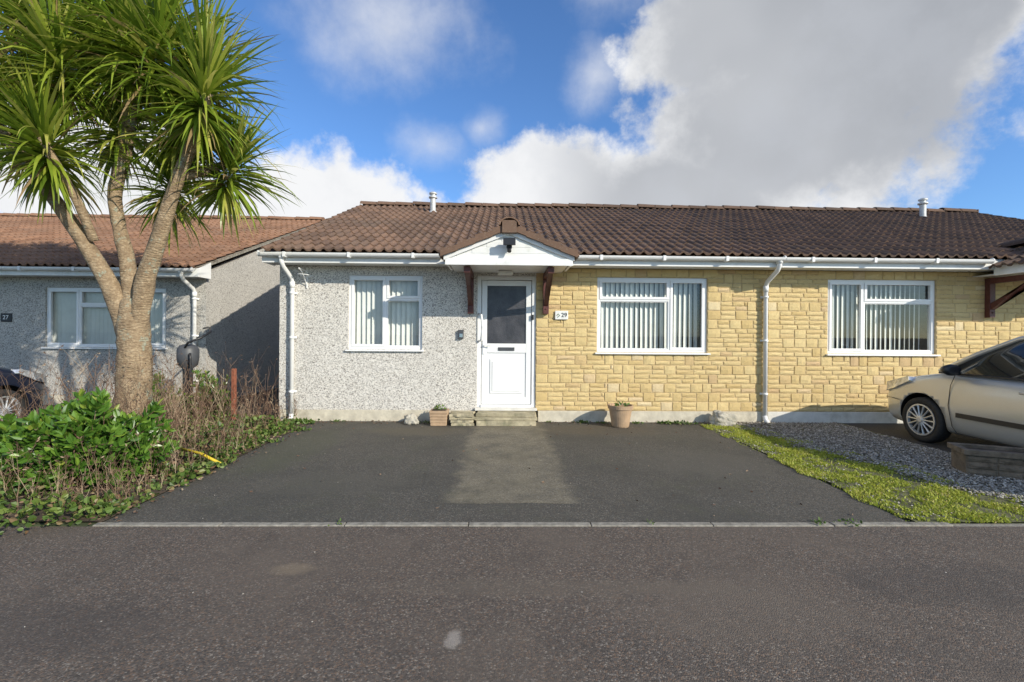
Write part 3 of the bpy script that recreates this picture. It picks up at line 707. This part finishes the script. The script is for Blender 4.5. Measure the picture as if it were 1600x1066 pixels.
        for t in (.82,3.32):
            wr=empty('wheel',(sx*.76,-t,.30),root)
            ty=MB(); c=(sx*.74,-t,.30); ax=(sx,0,0)
            ty.lathe(c,ax,[(-.09,.20),(-.09,.27),(-.075,.293),(-.04,.30),(.04,.30),(.075,.293),(.09,.27),(.085,.215),(.06,.205)],40)
            ty.build('tyre',M['rubber'],wr,smooth=True)
            rm=MB()
            rm.lathe(c,ax,[(.061,.19),(.062,.03)],36,mi=1)
            K=40
            for (h0,r0,h1,r1) in ((.05,.205,.092,.208),(.092,.208,.092,.190),(.092,.190,.063,.182)):
                v0=[Vector(c)+Vector((sx*h0,math.cos(2*math.pi*k/K)*r0,math.sin(2*math.pi*k/K)*r0)) for k in range(K)]
                v1=[Vector(c)+Vector((sx*h1,math.cos(2*math.pi*k/K)*r1,math.sin(2*math.pi*k/K)*r1)) for k in range(K)]
                rm.add(v0+v1,[(k,(k+1)%K,K+(k+1)%K,K+k) for k in range(K)],0)
            for k in range(14):
                th=2*math.pi*k/14; d=Vector((0,math.cos(th),math.sin(th)))
                rm.tube([Vector(c)+Vector((sx*.088,0,0))+d*.035,Vector(c)+Vector((sx*.084,0,0))+d*.12,Vector(c)+Vector((sx*.080,0,0))+d*.188],[.013,.010,.014],6,mi=0)
            rm.lathe(Vector(c)+Vector((sx*.07,0,0)),ax,[(0,.055),(.025,.052),(.035,.03)],20,mi=0)
            rm.build('rim',[M['alloy'],M['rubber']],wr,smooth=False)
    root.location=loc
    return root
car((6.38,6.86,0),M['silver'],'silver hatchback parked nose towards the stone wall','parked cars')
car((-7.58,7.18,0),M['navy'],'dark navy hatchback parked behind the dead stems','parked cars')

# ------------------------------------------------------------------ pots, rocks, trough
def rock(name,loc,s,mat,label,cat,seed):
    import bmesh
    bm=bmesh.new(); bmesh.ops.create_icosphere(bm,subdivisions=4,radius=1)
    for v in bm.verts:
        n=noise.fractal(v.co*1.3+Vector((seed,0,0)),1,2,5)*.35; c=v.co*(1+n)
        v.co=Vector((c.x*s[0],c.y*s[1],max(c.z*s[2],-s[2]*.5)))
    me=bpy.data.meshes.new(name); bm.to_mesh(me); bm.free(); me.materials.append(mat)
    o=bpy.data.objects.new(name,me); COL.objects.link(o); o.location=loc; tag(o,label,cat); return o
rock('rock',(-1.42,7.12,.06),(.11,.09,.10),M['rockw'],'pale rough rock by the pebble dash wall','rock',3)
rock('rock',(3.42,7.15,.08),(.20,.14,.14),M['rockw'],'large whitish rock on the gravel by the wall','rock',9)
def leaf(mb,p,d,l,w,r,rr):
    s=d.cross(Vector((rr.gauss(0,1),rr.gauss(0,1),rr.gauss(0,1)))).normalized(); n=s.cross(d)
    a=p+d*l*.30+s*w*.46+n*w*.12; a2=p+d*l*.68+s*w*.42+n*w*.10; b2=p+d*l*.30-s*w*.46+n*w*.12; b3=p+d*l*.68-s*w*.42+n*w*.10; t=p+d*l-n*w*.1
    o=len(mb.v); mb.v+=[p,a,a2,t,b3,b2]; mb.f+=[(o,o+1,o+2,o+3),(o,o+3,o+4,o+5)]; mb.m+=[0,0]; mb.r+=[r,r]
def leaves(mb,c,rad,n,l,w,up=.5,seed=0,zmin=0):
    rr=random.Random(seed); c=Vector(c)
    for i in range(n):
        d=Vector((rr.gauss(0,1),rr.gauss(0,1),rr.gauss(0,1))).normalized(); q=rr.random()**.45
        p=c+Vector((d.x*rad[0],d.y*rad[1],d.z*rad[2]))*q
        if p.z<zmin: p.z=zmin+rr.random()*.05
        leaf(mb,p,(d+Vector((0,0,up))+Vector((rr.gauss(0,.5),rr.gauss(0,.5),rr.gauss(0,.4)))).normalized(),l*rr.uniform(.6,1.2),w*rr.uniform(.7,1.2),rr.random(),rr)
pr=empty('plant_pot',(1.78,6.98,0),None,label='round terracotta pot with a small seedling by the wall',cat='plant pot')
pp=MB(); pp.lathe((1.78,6.98,.005),(0,0,1),[(0,.12),(.02,.13),(.27,.172),(.275,.188),(.33,.193),(.33,.172),(.29,.16),(.288,.02)],32); pp.build('pot',M['terra'],pr,smooth=False)
pp=MB(); leaves(pp,(1.78,6.98,.33),(.09,.09,.05),28,.06,.025,.8,5,.30); pp.build('plant',M['shrub'],pr)
pr=empty('square_planter',(-.98,7.08,0),None,label='square ribbed stone coloured planter with sparse plants',cat='plant pot')
pp=MB(); 
for k in range(5): pp.box(-.98-.12-.004*k,-.98+.12+.004*k,7.08-.12-.004*k,7.08+.12+.004*k,.005+k*.046,.045+k*.046)
pp.box(-1.095,-.865,6.965,7.195,.02,.215,0); pp.box(-1.085,-.875,6.975,7.185,.216,.236,1); pp.build('pot',[M['terra'],M['soil']],pr,bevel=.006)
pp=MB(); leaves(pp,(-.98,7.08,.25),(.08,.08,.04),45,.05,.02,.8,6,.24); pp.build('plant',M['shrub'],pr)
ss=MB()
for k in range(4): slab(ss,-.80+U(-.02,.02),-.45,6.98+U(-.02,.02),7.30,.004+k*.045,.044+k*.045,.014)
ss.build('stacked_stone_slabs',M['stepstone'],bevel=.005,label='small stack of mossy stone slabs beside the step',cat='stone slabs')
tro=empty('stone_trough',(5.18,4.52,0),None,label='long weathered stone garden trough on gravel',cat='planter')
T=MB(); sb=stone_blocks(-.48,.48,.0,.21,-.16,[],77); 
T.add(sb.v,[]); T.f+=sb.f; T.m+=[0]*len(sb.f); T.r+=sb.r
T.box(-.48,.48,-.148,.16,.0,.21); T.box(-.51,.51,-.185,-.12,.212,.265);T.box(-.51,.51,.11,.175,.212,.265);T.box(-.51,-.45,-.12,.11,.212,.265);T.box(.45,.51,-.12,.11,.212,.265)
T.box(-.45,.45,-.12,.11,.211,.235,1)
rt=Matrix.Rotation(math.radians(-24),4,'Z')
for i,p in enumerate(T.v): T.v[i]=rt@p+Vector((5.18,4.52,.005))
T.build('trough',[M['troughstone'],M['soil']],tro,bevel=.004)

ev=empty('charging_post',(-5.28,7.8,0),None,label='dark grey charging post with coiled black cable',cat='charging post')
e=MB(); e.lathe((-5.28,7.8,0),(0,0,1),[(0,.10),(.04,.075),(.78,.075),(.84,.14),(.95,.16),(1.1,.16),(1.17,.12),(1.20,.02)],20); e.build('post',M['dkgrey'],ev,smooth=True)
e=MB(); e.tube([(-5.28,7.7,1.1),(-5.15,7.6,1.22),(-5.0,7.7,1.30),(-4.97,7.9,1.40),(-5.1,8.1,1.46),(-5.4,8.5,1.48),(-5.64,8.75,1.46)],.018,8)
e.tube([(-5.14+.004*k,7.64,1.05-.1*k) for k in range(10)],.018,8); e.build('cable',M['black'],ev,smooth=True)
e=MB(); e.box(-4.01,-3.955,6.85,6.905,0,.86); e.build('wooden_post',M['redwood'],bevel=.008,label='short red brown wooden post among dead stems',cat='post')
e=MB(); e.tube([(-3.42,4.95,.16),(-3.15,4.86,.13),(-2.88,4.76,.05)],.014,8); e.build('yellow_pipe',M['yellow'],smooth=True,label='short yellow plastic pipe lying in the bed',cat='pipe')

# ------------------------------------------------------------------ palm tree
palm=empty('cordyline_tree',(-4.61,5.8,0),None,label='tall branching cabbage palm with spiky green heads',cat='tree')
tk=MB()
def smoothpath(pts,rad,n=5):
    P=[Vector(p) for p in pts]; out=[];rr=[]
    for i in range(len(P)-1):
        p0=P[max(i-1,0)];p1=P[i];p2=P[i+1];p3=P[min(i+2,len(P)-1)]
        for k in range(n):
            t=k/n
            out.append(.5*((2*p1)+(p2-p0)*t+(2*p0-5*p1+4*p2-p3)*t*t+(3*p1-p0-3*p2+p3)*t*t*t)); rr.append(.92*(rad[i]*(1-t)+rad[i+1]*t))
    out.append(P[-1]); rr.append(rad[-1]*.9); return out,rr
br=[([(-4.61,5.8,-.05),(-4.60,5.8,.45),(-4.58,5.8,1.0),(-4.60,5.8,1.5),(-4.62,5.8,1.80)],[.29,.21,.19,.18,.11]),
 ([(-4.64,5.8,1.10),(-4.80,5.78,1.80),(-5.10,5.72,2.42),(-5.46,5.65,3.02),(-5.83,5.6,3.55),(-6.12,5.5,4.0),(-6.25,5.5,4.45)],[.09,.115,.088,.078,.07,.065,.06]),
 ([(-4.60,5.8,1.2),(-4.70,5.85,2.15),(-4.86,5.9,2.7),(-4.92,5.9,3.15),(-4.80,5.9,3.65),(-4.68,5.85,4.3),(-4.70,5.8,5.0)],[.09,.095,.08,.08,.08,.07,.065]),
 ([(-4.56,5.8,1.1),(-4.43,5.75,1.95),(-4.22,5.7,2.52),(-3.98,5.65,3.2),(-3.70,5.6,3.8),(-3.54,5.55,4.3)],[.09,.115,.092,.078,.07,.065]),
 ([(-4.36,5.72,2.3),(-4.35,5.9,2.8),(-4.42,6.1,3.1),(-4.40,6.2,3.5)],[.06,.055,.05,.045]),
 ([(-5.02,5.72,2.5),(-5.05,5.55,2.9),(-5.2,5.45,3.3),(-5.35,5.4,3.65)],[.055,.05,.05,.05]),
 ([(-4.80,5.9,3.7),(-5.05,6.1,4.3),(-5.35,6.2,4.9),(-5.5,6.2,5.3)],[.06,.055,.05,.05]),
 ([(-4.72,5.85,4.2),(-4.45,5.7,4.55),(-4.2,5.6,4.9)],[.055,.05,.05]),
 ([(-3.98,5.65,3.25),(-3.75,5.9,3.45),(-3.5,6.0,3.6)],[.06,.055,.05]),
 ([(-5.9,5.6,3.6),(-6.2,6.0,4.2),(-6.3,6.1,5.0)],[.055,.05,.05])]
for pts,rad in br:
    a,b2=smoothpath(pts,rad,6); tk.tube(a,b2,16,jit=.06)
tk.build('trunk',M['bark'],palm,smooth=True)
cr=MB(); prr=random.Random(5)
def head(c,n,L,ax=(0,0,1)):
    c=Vector(c); ax=Vector(ax).normalized()
    for i in range(n):
        f=i/n; th=i*2.39996+prr.uniform(-.5,.5); inc=math.radians(4+134*f**.8+prr.gauss(0,15))
        a=ax.orthogonal().normalized(); b2=ax.cross(a)
        d=(ax*math.cos(inc)+(a*math.cos(th)+b2*math.sin(th))*math.sin(inc)).normalized()
        isdead=prr.random()<.07 and f>.6
        p=c-ax*(.45*f)+d*.03; l=L*prr.uniform(.65,1.2)*(.8+.3*math.sin(math.pi*min(1,f+.2))); seg=5; w0=prr.uniform(.017,.027)
        side=d.cross(Vector((0,0,1))); side=side.normalized() if side.length>.05 else a
        tw=prr.uniform(-.7,.7); side=(Matrix.Rotation(tw,3,d)@side)
        droop=prr.uniform(.15,.45)*(.35+f*1.0) if prr.random()<.75 else prr.uniform(.55,1.1)
        o=len(cr.v); q=p.copy(); dd=d.copy()
        for k in range(seg+1):
            t=k/seg; w=w0*(.65+1.0*t if t<.35 else (1-t)/.65+.02)
            cr.v+=[q-side*w,q+side*w]
            dd=(dd+Vector((0,0,-droop*(.15+1.2*t)*.6))).normalized(); q=q+dd*(l/seg)
        r=prr.uniform(.05,.85) if not isdead else 1.0
        if prr.random()<.15 and not isdead: r=prr.uniform(.8,.95)
        for k in range(seg): cr.f.append((o+2*k,o+2*k+1,o+2*k+3,o+2*k+2)); cr.m.append(0); cr.r.append(min(1,r+(.12*k/seg if not isdead else 0)))
for h in [((-6.27,5.5,4.5),260,.92,(-.3,0,1)),((-4.70,5.8,5.05),330,1.0,(0,0,1)),((-3.56,5.55,4.35),320,.90,(.2,0,1)),((-4.35,6.2,3.5),210,.76,(.1,.3,1)),
          ((-5.37,5.4,3.72),290,.84,(-.15,-.2,1)),((-5.52,6.2,5.35),280,.94,(-.2,.2,1)),((-4.15,5.6,4.9),290,.92,(.3,-.1,1)),((-3.48,6.0,3.62),250,.80,(.3,.1,1)),
          ((-6.3,6.1,5.1),250,.92,(-.2,.1,1)),((-5.3,5.5,4.7),260,.88,(-.1,-.3,1)),((-3.85,5.9,4.9),230,.86,(.3,0,1)),((-5.95,5.8,4.1),200,.80,(-.2,0,1)),
          ((-4.1,5.95,4.15),220,.82,(.1,.2,1)),((-4.95,6.1,4.2),210,.84,(0,.3,1)),((-6.0,5.9,5.7),200,.9,(0,0,1)),((-5.0,5.9,5.7),220,.92,(0,0,1))]:
    head(*h)
cr.build('crown',M['palm'],palm)

# ------------------------------------------------------------------ shrubs, stems, ivy
def shrub(c,rad,n,seed,label,mat='shrub',l=.090,w=.040):
    r_=empty('shrub',(c[0],c[1],0),None,label=label,cat='shrub'); rr=random.Random(seed)
    s=MB(); mb=MB()
    for k in range(n//14):
        d=Vector((rr.gauss(0,1),rr.gauss(0,1),abs(rr.gauss(0,1))*.9+.1)).normalized()
        rf=(.45+.62*rr.random()**.6)*(1+.34*noise.noise(d*2.3+Vector((seed,0,0))))
        tip=Vector((c[0]+d.x*rad[0]*rf,c[1]+d.y*rad[1]*rf,.03+d.z*rad[2]*rf))
        base=Vector((c[0]+rr.uniform(-.1,.1),c[1]+rr.uniform(-.1,.1),0)); mid=(tip+base)/2+Vector((0,0,.05))
        s.tube([base,mid,tip],[.006,.005,.003],4,cap=False,r=rr.random())
        out=(tip-mid).normalized()
        for j in range(14):
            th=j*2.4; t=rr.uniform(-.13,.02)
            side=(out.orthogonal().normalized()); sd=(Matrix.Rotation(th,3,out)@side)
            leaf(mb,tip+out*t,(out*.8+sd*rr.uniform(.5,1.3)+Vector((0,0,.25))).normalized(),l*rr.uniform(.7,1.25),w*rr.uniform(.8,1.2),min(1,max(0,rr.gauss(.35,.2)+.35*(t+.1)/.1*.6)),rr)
    s.build('stems',M['deadleaf'],r_); mb.build('foliage',M[mat],r_)
shrub((-3.92,4.45),(.66,.5,.66),6800,3,'glossy bright green leafy shrub in the bed')
shrub((-4.70,4.6),(.50,.45,.48),3600,4,'low glossy green shrub beside the driveway')
shrub((-5.6,7.6),(.35,.35,.6),1300,5,'small green shrub near the neighbouring drive','shrub',.07,.035)
shrub((-4.75,7.5),(.35,.3,.66),1300,6,'small green shrub behind the palm trunk','shrub',.07,.035)
rr=random.Random(8)
ds=MB()
def stem(x,y,h,r):
    p=Vector((x,y,0)); d=Vector((rr.gauss(0,.20),rr.gauss(0,.20),1)).normalized(); pts=[p.copy()]
    for k in range(4): p=p+d*h/4; pts.append(p.copy()); d=(d+Vector((rr.gauss(0,.13),rr.gauss(0,.13),rr.gauss(0,.04)))).normalized()
    c=rr.random(); ds.tube(pts,[r,r*.9,r*.8,r*.6,r*.35],4,cap=False,r=c)
    for k in range(rr.randint(3,7)):
        q=pts[rr.randint(1,4)]; dd=Vector((rr.gauss(0,.5),rr.gauss(0,.5),.7)).normalized(); L=h*rr.uniform(.12,.38)
        ds.tube([q,q+dd*L*.5,q+dd*L+Vector((0,0,.02))],[r*.55,r*.45,r*.3],3,cap=False,r=c)
        if rr.random()<.4:
            for _ in range(2): leaf(ds,q+dd*L,(dd+Vector((rr.gauss(0,.5),rr.gauss(0,.5),-.3))).normalized(),.032,.011,rr.random(),rr)
for i in range(480):
    x=rr.uniform(-5.5,-3.2); y=rr.uniform(4.9,7.6)
    if rr.random()<.2: x=rr.uniform(-5.2,-4.0); y=rr.uniform(4.9,5.9)
    if x>-3.5: h=rr.uniform(.15,.5)
    else: h=rr.uniform(.3,1.0)
    stem(x,y,h,rr.uniform(.002,.0045))
for i in range(300): stem(rr.uniform(-4.4,-2.95),rr.uniform(3.6,5.8),rr.uniform(.12,.42),.0025)
for i in range(45): stem(rr.uniform(-6.2,-5.2),rr.uniform(4.6,6),rr.uniform(.3,.6),.003)
ds.build('dead_stems',M['deadleaf'],label='tangle of dry brown dead stems around the palm',cat='dead plants',kind='stuff')
iv=MB()
for i in range(13500):
    y=rr.uniform(2.95,7.5); edge=-2.92+.22*noise.noise(Vector((y*1.7,3,0)))-(.1 if y>5 else .0)
    x=rr.uniform(-6.2,edge+.06)
    if rr.random()<.15: x=edge-abs(rr.gauss(0,.25))
    if y<3.42:
        if x> -3.0-1.2*(3.42-y) or rr.random()<.5: continue
    dn=noise.noise(Vector((x*1.6,y*1.6,5)))
    if dn<-.08 and rr.random()<.75: continue
    z=.015+max(0,dn+.2)*rr.random()*.40
    if x>-3.3: z*=.5
    d=Vector((rr.gauss(0,1),rr.gauss(0,1)-.3,rr.uniform(.1,1.0))).normalized(); s_=rr.uniform(.45,1.1)
    leaf(iv,Vector((x,y,z)),d,.058*s_,.045*s_,rr.random()**1.25,rr)
iv.build('ivy',M['ivy'],label='low ivy and bramble ground cover with brown leaves',cat='ivy',kind='stuff')
lt=MB()
for i in range(3000):
    x=rr.uniform(-6.2,-2.85+abs(rr.gauss(0,.06))); y=rr.uniform(3.1 if x<-3.5 else 3.35,7.5)
    leaf(lt,Vector((x,y,.018+rr.random()*.02)),Vector((rr.gauss(0,1),rr.gauss(0,1),.15)).normalized(),.036,.015,rr.random(),rr)
for i in range(520):
    x=rr.uniform(-2.9,4.2); y=7.3-abs(rr.gauss(0,.13))
    leaf(lt,Vector((x,y,.014+rr.random()*.01)),Vector((rr.gauss(0,1),rr.gauss(0,1),.15)).normalized(),.028,.014,rr.random()*.6,rr)
for i in range(60):
    leaf(lt,Vector((rr.uniform(-2.8,3),rr.uniform(3.5,7),.012)),Vector((rr.gauss(0,1),rr.gauss(0,1),.1)).normalized(),.03,.015,rr.random(),rr)
lt.build('leaf_litter',M['deadleaf'],label='scattered dry leaves on soil and along the wall',cat='fallen leaves',kind='stuff')

def lerp(a,b,t): return a+(b-a)*t
gr=MB()
for i in range(44000):
    y=rr.uniform(3.40,7.1); t=(y-3.42)/3.7
    x0=3.00+.09*noise.noise(Vector((y*4,0,0)))+.05; x1=lerp(4.58,3.75,t)+.2*noise.noise(Vector((y*2.2,7,0)))
    x=rr.uniform(x0,x1)
    dn=noise.noise(Vector((x*3.4,y*3.4,1)))+.5*noise.noise(Vector((x*9,y*9,4)))
    if dn<-.15 and rr.random()<.88: continue
    if rr.random()< .35*t: continue
    h=rr.uniform(.010,.030)*(1+.8*max(0,dn)); d=Vector((rr.gauss(0,.6),rr.gauss(0,.6),1)).normalized(); w=rr.uniform(.003,.006)
    s_=Vector((rr.gauss(0,1),rr.gauss(0,1),0)).normalized()*w; p=Vector((x,y,.004)); q=p+d*h*.6; e_=q+(d+Vector((rr.gauss(0,.5),rr.gauss(0,.5),-.3))).normalized()*h*.5
    o=len(gr.v); gr.v+=[p-s_,p+s_,q+s_,q-s_,e_]; r=min(1,max(0,rr.gauss(.5,.22)+.3*dn)); gr.f+=[(o,o+1,o+2,o+3),(o+3,o+2,o+4)]; gr.m+=[0,0]; gr.r+=[r,r]
gr.build('grass',M['grass'],label='narrow patchy strip of bright yellow green grass',cat='grass',kind='stuff')
pb=MB()
ico=[(0,0,1),(.9,0,.2),(.28,.85,.2),(-.72,.52,.2),(-.72,-.52,.2),(.28,-.85,.2),(0,0,-.5)]
icf=[(0,1,2),(0,2,3),(0,3,4),(0,4,5),(0,5,1),(6,2,1),(6,3,2),(6,4,3),(6,5,4),(6,1,5)]
def peb(x,y,z,s_,r):
    th=rr.random()*6.28; c,s2=math.cos(th),math.sin(th); a,b2,h=s_*rr.uniform(.7,1.3),s_*rr.uniform(.6,1.1),s_*rr.uniform(.5,.9)
    pb.add([(x+(vx*a*c-vy*b2*s2)*rr.uniform(.85,1.15),y+vx*a*s2+vy*b2*c,z+vz*h) for vx,vy,vz in ico],icf,0,r)
for i in range(18000):
    y=rr.uniform(3.46,7.3); t=(y-3.42)/3.9
    x0=lerp(4.42,3.50,t)+.20*noise.noise(Vector((y*2.2,7,0)))-abs(rr.gauss(0,.08)); x1=5.35+.06*noise.noise(Vector((y*3,1,0)))
    if y>7.0: x0=3.2
    x=rr.uniform(x0,x1); r=rr.random(); peb(x,y,.010+rr.random()*.012,rr.uniform(.008,.017),r*r if rr.random()<.5 else r)
for i in range(700):
    y=rr.uniform(3.5,7.2); peb(3.1+abs(rr.gauss(0,.25)),y,.010,rr.uniform(.006,.014),rr.random())
for i in range(160): peb(rr.uniform(-2.8,3),rr.uniform(1.2,7.2),.008,rr.uniform(.003,.007),rr.random())
pb.build('gravel',M['pebble'],label='bed of loose grey and white gravel',cat='gravel',kind='stuff')
wd=MB()
for (x,y,n,s_) in [(1.25,7.25,40,.7),(1.55,7.22,30,.6),(2.1,7.2,25,.7),(2.55,7.22,60,.8),(2.75,7.2,60,.9),(2.95,7.15,30,.8),(-3.2,7.2,80,1.2),(-3.05,7.1,60,1),(-2.6,7.28,25,.6),(-1.2,7.2,15,.6),(.7,7.28,20,.5),(2.35,3.40,18,.5),(2.6,3.40,20,.5),(1.1,3.40,8,.4),(-1.2,3.40,8,.4),(-2.9,6.6,50,1),(-2.95,5.9,40,.9)]:
    for k in range(n):
        leaf(wd,Vector((x+rr.gauss(0,.07*s_),y+min(.03,rr.gauss(0,.03)),.01)),Vector((rr.gauss(0,.7),rr.gauss(0,.7),rr.uniform(.2,1))).normalized(),.06*s_*rr.uniform(.6,1.3),.03*s_,rr.random()*.6,rr)
wd.build('weeds',M['ivy'],label='small green weeds along the wall base',cat='weeds',kind='stuff')

# ------------------------------------------------------------------ world
w=bpy.data.worlds.new('World'); scene.world=w; w.use_nodes=True; nt=w.node_tree
bg=nt.nodes['Background']; bg.inputs[1].default_value=.15
EL=math.radians(25.5); PHI=math.radians(49)
sky=nd(nt,'ShaderNodeTexSky',sky_type='NISHITA'); sky.sun_disc=False; sky.sun_elevation=EL; sky.sun_rotation=math.pi-PHI; sky.air_density=1.0; sky.dust_density=.5; sky.ozone_density=2.0
tc=nd(nt,'ShaderNodeTexCoord').outputs['Generated']
sp=nd(nt,'ShaderNodeSeparateXYZ'); nt.links.new(tc,sp.inputs[0])
az=mth(nt,'MULTIPLY',mth(nt,'ARCTAN2',sp.outputs[0],sp.outputs[1]),57.2958); el=mth(nt,'MULTIPLY',mth(nt,'ARCSINE',sp.outputs[2]),57.2958)
def blob(a,e,ra,re):
    x=mth(nt,'DIVIDE',mth(nt,'SUBTRACT',az,a),ra); y=mth(nt,'DIVIDE',mth(nt,'SUBTRACT',el,e),re)
    return mth(nt,'SUBTRACT',1,mth(nt,'SQRT',mth(nt,'ADD',mth(nt,'MULTIPLY',x,x),mth(nt,'MULTIPLY',y,y))))
def mxx(l):
    o=l[0]
    for q in l[1:]: o=mth(nt,'MAXIMUM',o,q)
    return o
n1=noi(nt,tc,4.5,7,.6); n2=noi(nt,tc,15,6,.62); n3=noi(nt,tc,2.2,3,.55); n4=noi(nt,tc,6.5,6,.6)
thick=mxx([blob(32,22,20,12),blob(29,31,17,10),blob(6,17.5,13,6.5),blob(19,14,18,10),blob(42,29,14,9),blob(-22,13,17,9),blob(-42,14,18,9),blob(110,30,40,20),blob(-120,35,50,22),blob(180,25,45,14)])
nn=mth(nt,'ADD',mth(nt,'MULTIPLY',mth(nt,'SUBTRACT',n1,.5),1.25),mth(nt,'MULTIPLY',mth(nt,'SUBTRACT',n2,.5),.7))
d=mth(nt,'ADD',thick,nn)
alpha=mrange(nt,d,.0,.34)
thin=mxx([blob(-14,33,15,8),blob(11,29,5,5),blob(14,37,9,5),blob(-9,22,7,4),blob(-3,24,4,3)])
dthin=mth(nt,'ADD',thin,mth(nt,'MULTIPLY',mth(nt,'SUBTRACT',n1,.5),2.2))
athin=mrange(nt,dthin,.0,1.4,0,.7)
al=mth(nt,'MAXIMUM',alpha,athin)
g=mth(nt,'MULTIPLY',mrange(nt,mth(nt,'ADD',thick,mth(nt,'MULTIPLY',mth(nt,'SUBTRACT',n4,.5),1.1)),-.05,.5),mrange(nt,az,1,17))
gl2=mth(nt,'MULTIPLY',g,mrange(nt,n3,.3,.7,1.0,.72))
cc=mix(nt,gl2,(6.2,6.25,6.35),(2.7,2.85,3.12))
cc=mix(nt,mrange(nt,n4,.4,.65,0,.25),cc,(3.9,4.1,4.5))
skyc=mix(nt,1.0,sky.outputs[0],(.68,.97,1.32),'MULTIPLY')
out=mix(nt,al,skyc,cc)
nt.links.new(out,bg.inputs[0])

sd=Vector((math.sin(PHI)*math.cos(EL),-math.cos(PHI)*math.cos(EL),math.sin(EL)))
L=bpy.data.lights.new('sun','SUN'); L.energy=5.0; L.angle=math.radians(.5); L.color=(1,.93,.80)
lo=bpy.data.objects.new('sun',L); COL.objects.link(lo); lo.rotation_euler=(-sd).to_track_quat('-Z','Y').to_euler(); lo.location=(5,-5,10)

cam=bpy.data.cameras.new('camera'); cam.sensor_width=36; cam.lens=16.2; cam.clip_end=2000; cam.shift_y=-11/1600
co=bpy.data.objects.new('camera',cam); COL.objects.link(co); co.location=(0,0,1.4)
co.rotation_euler=(Matrix.Rotation(math.radians(-1.0),4,'Z')@Matrix.Rotation(math.radians(90),4,'X')@Matrix.Rotation(math.radians(.42),4,'Z')).to_euler()
scene.camera=co
scene.view_settings.view_transform='Standard'; scene.view_settings.look='None'; scene.view_settings.exposure=0
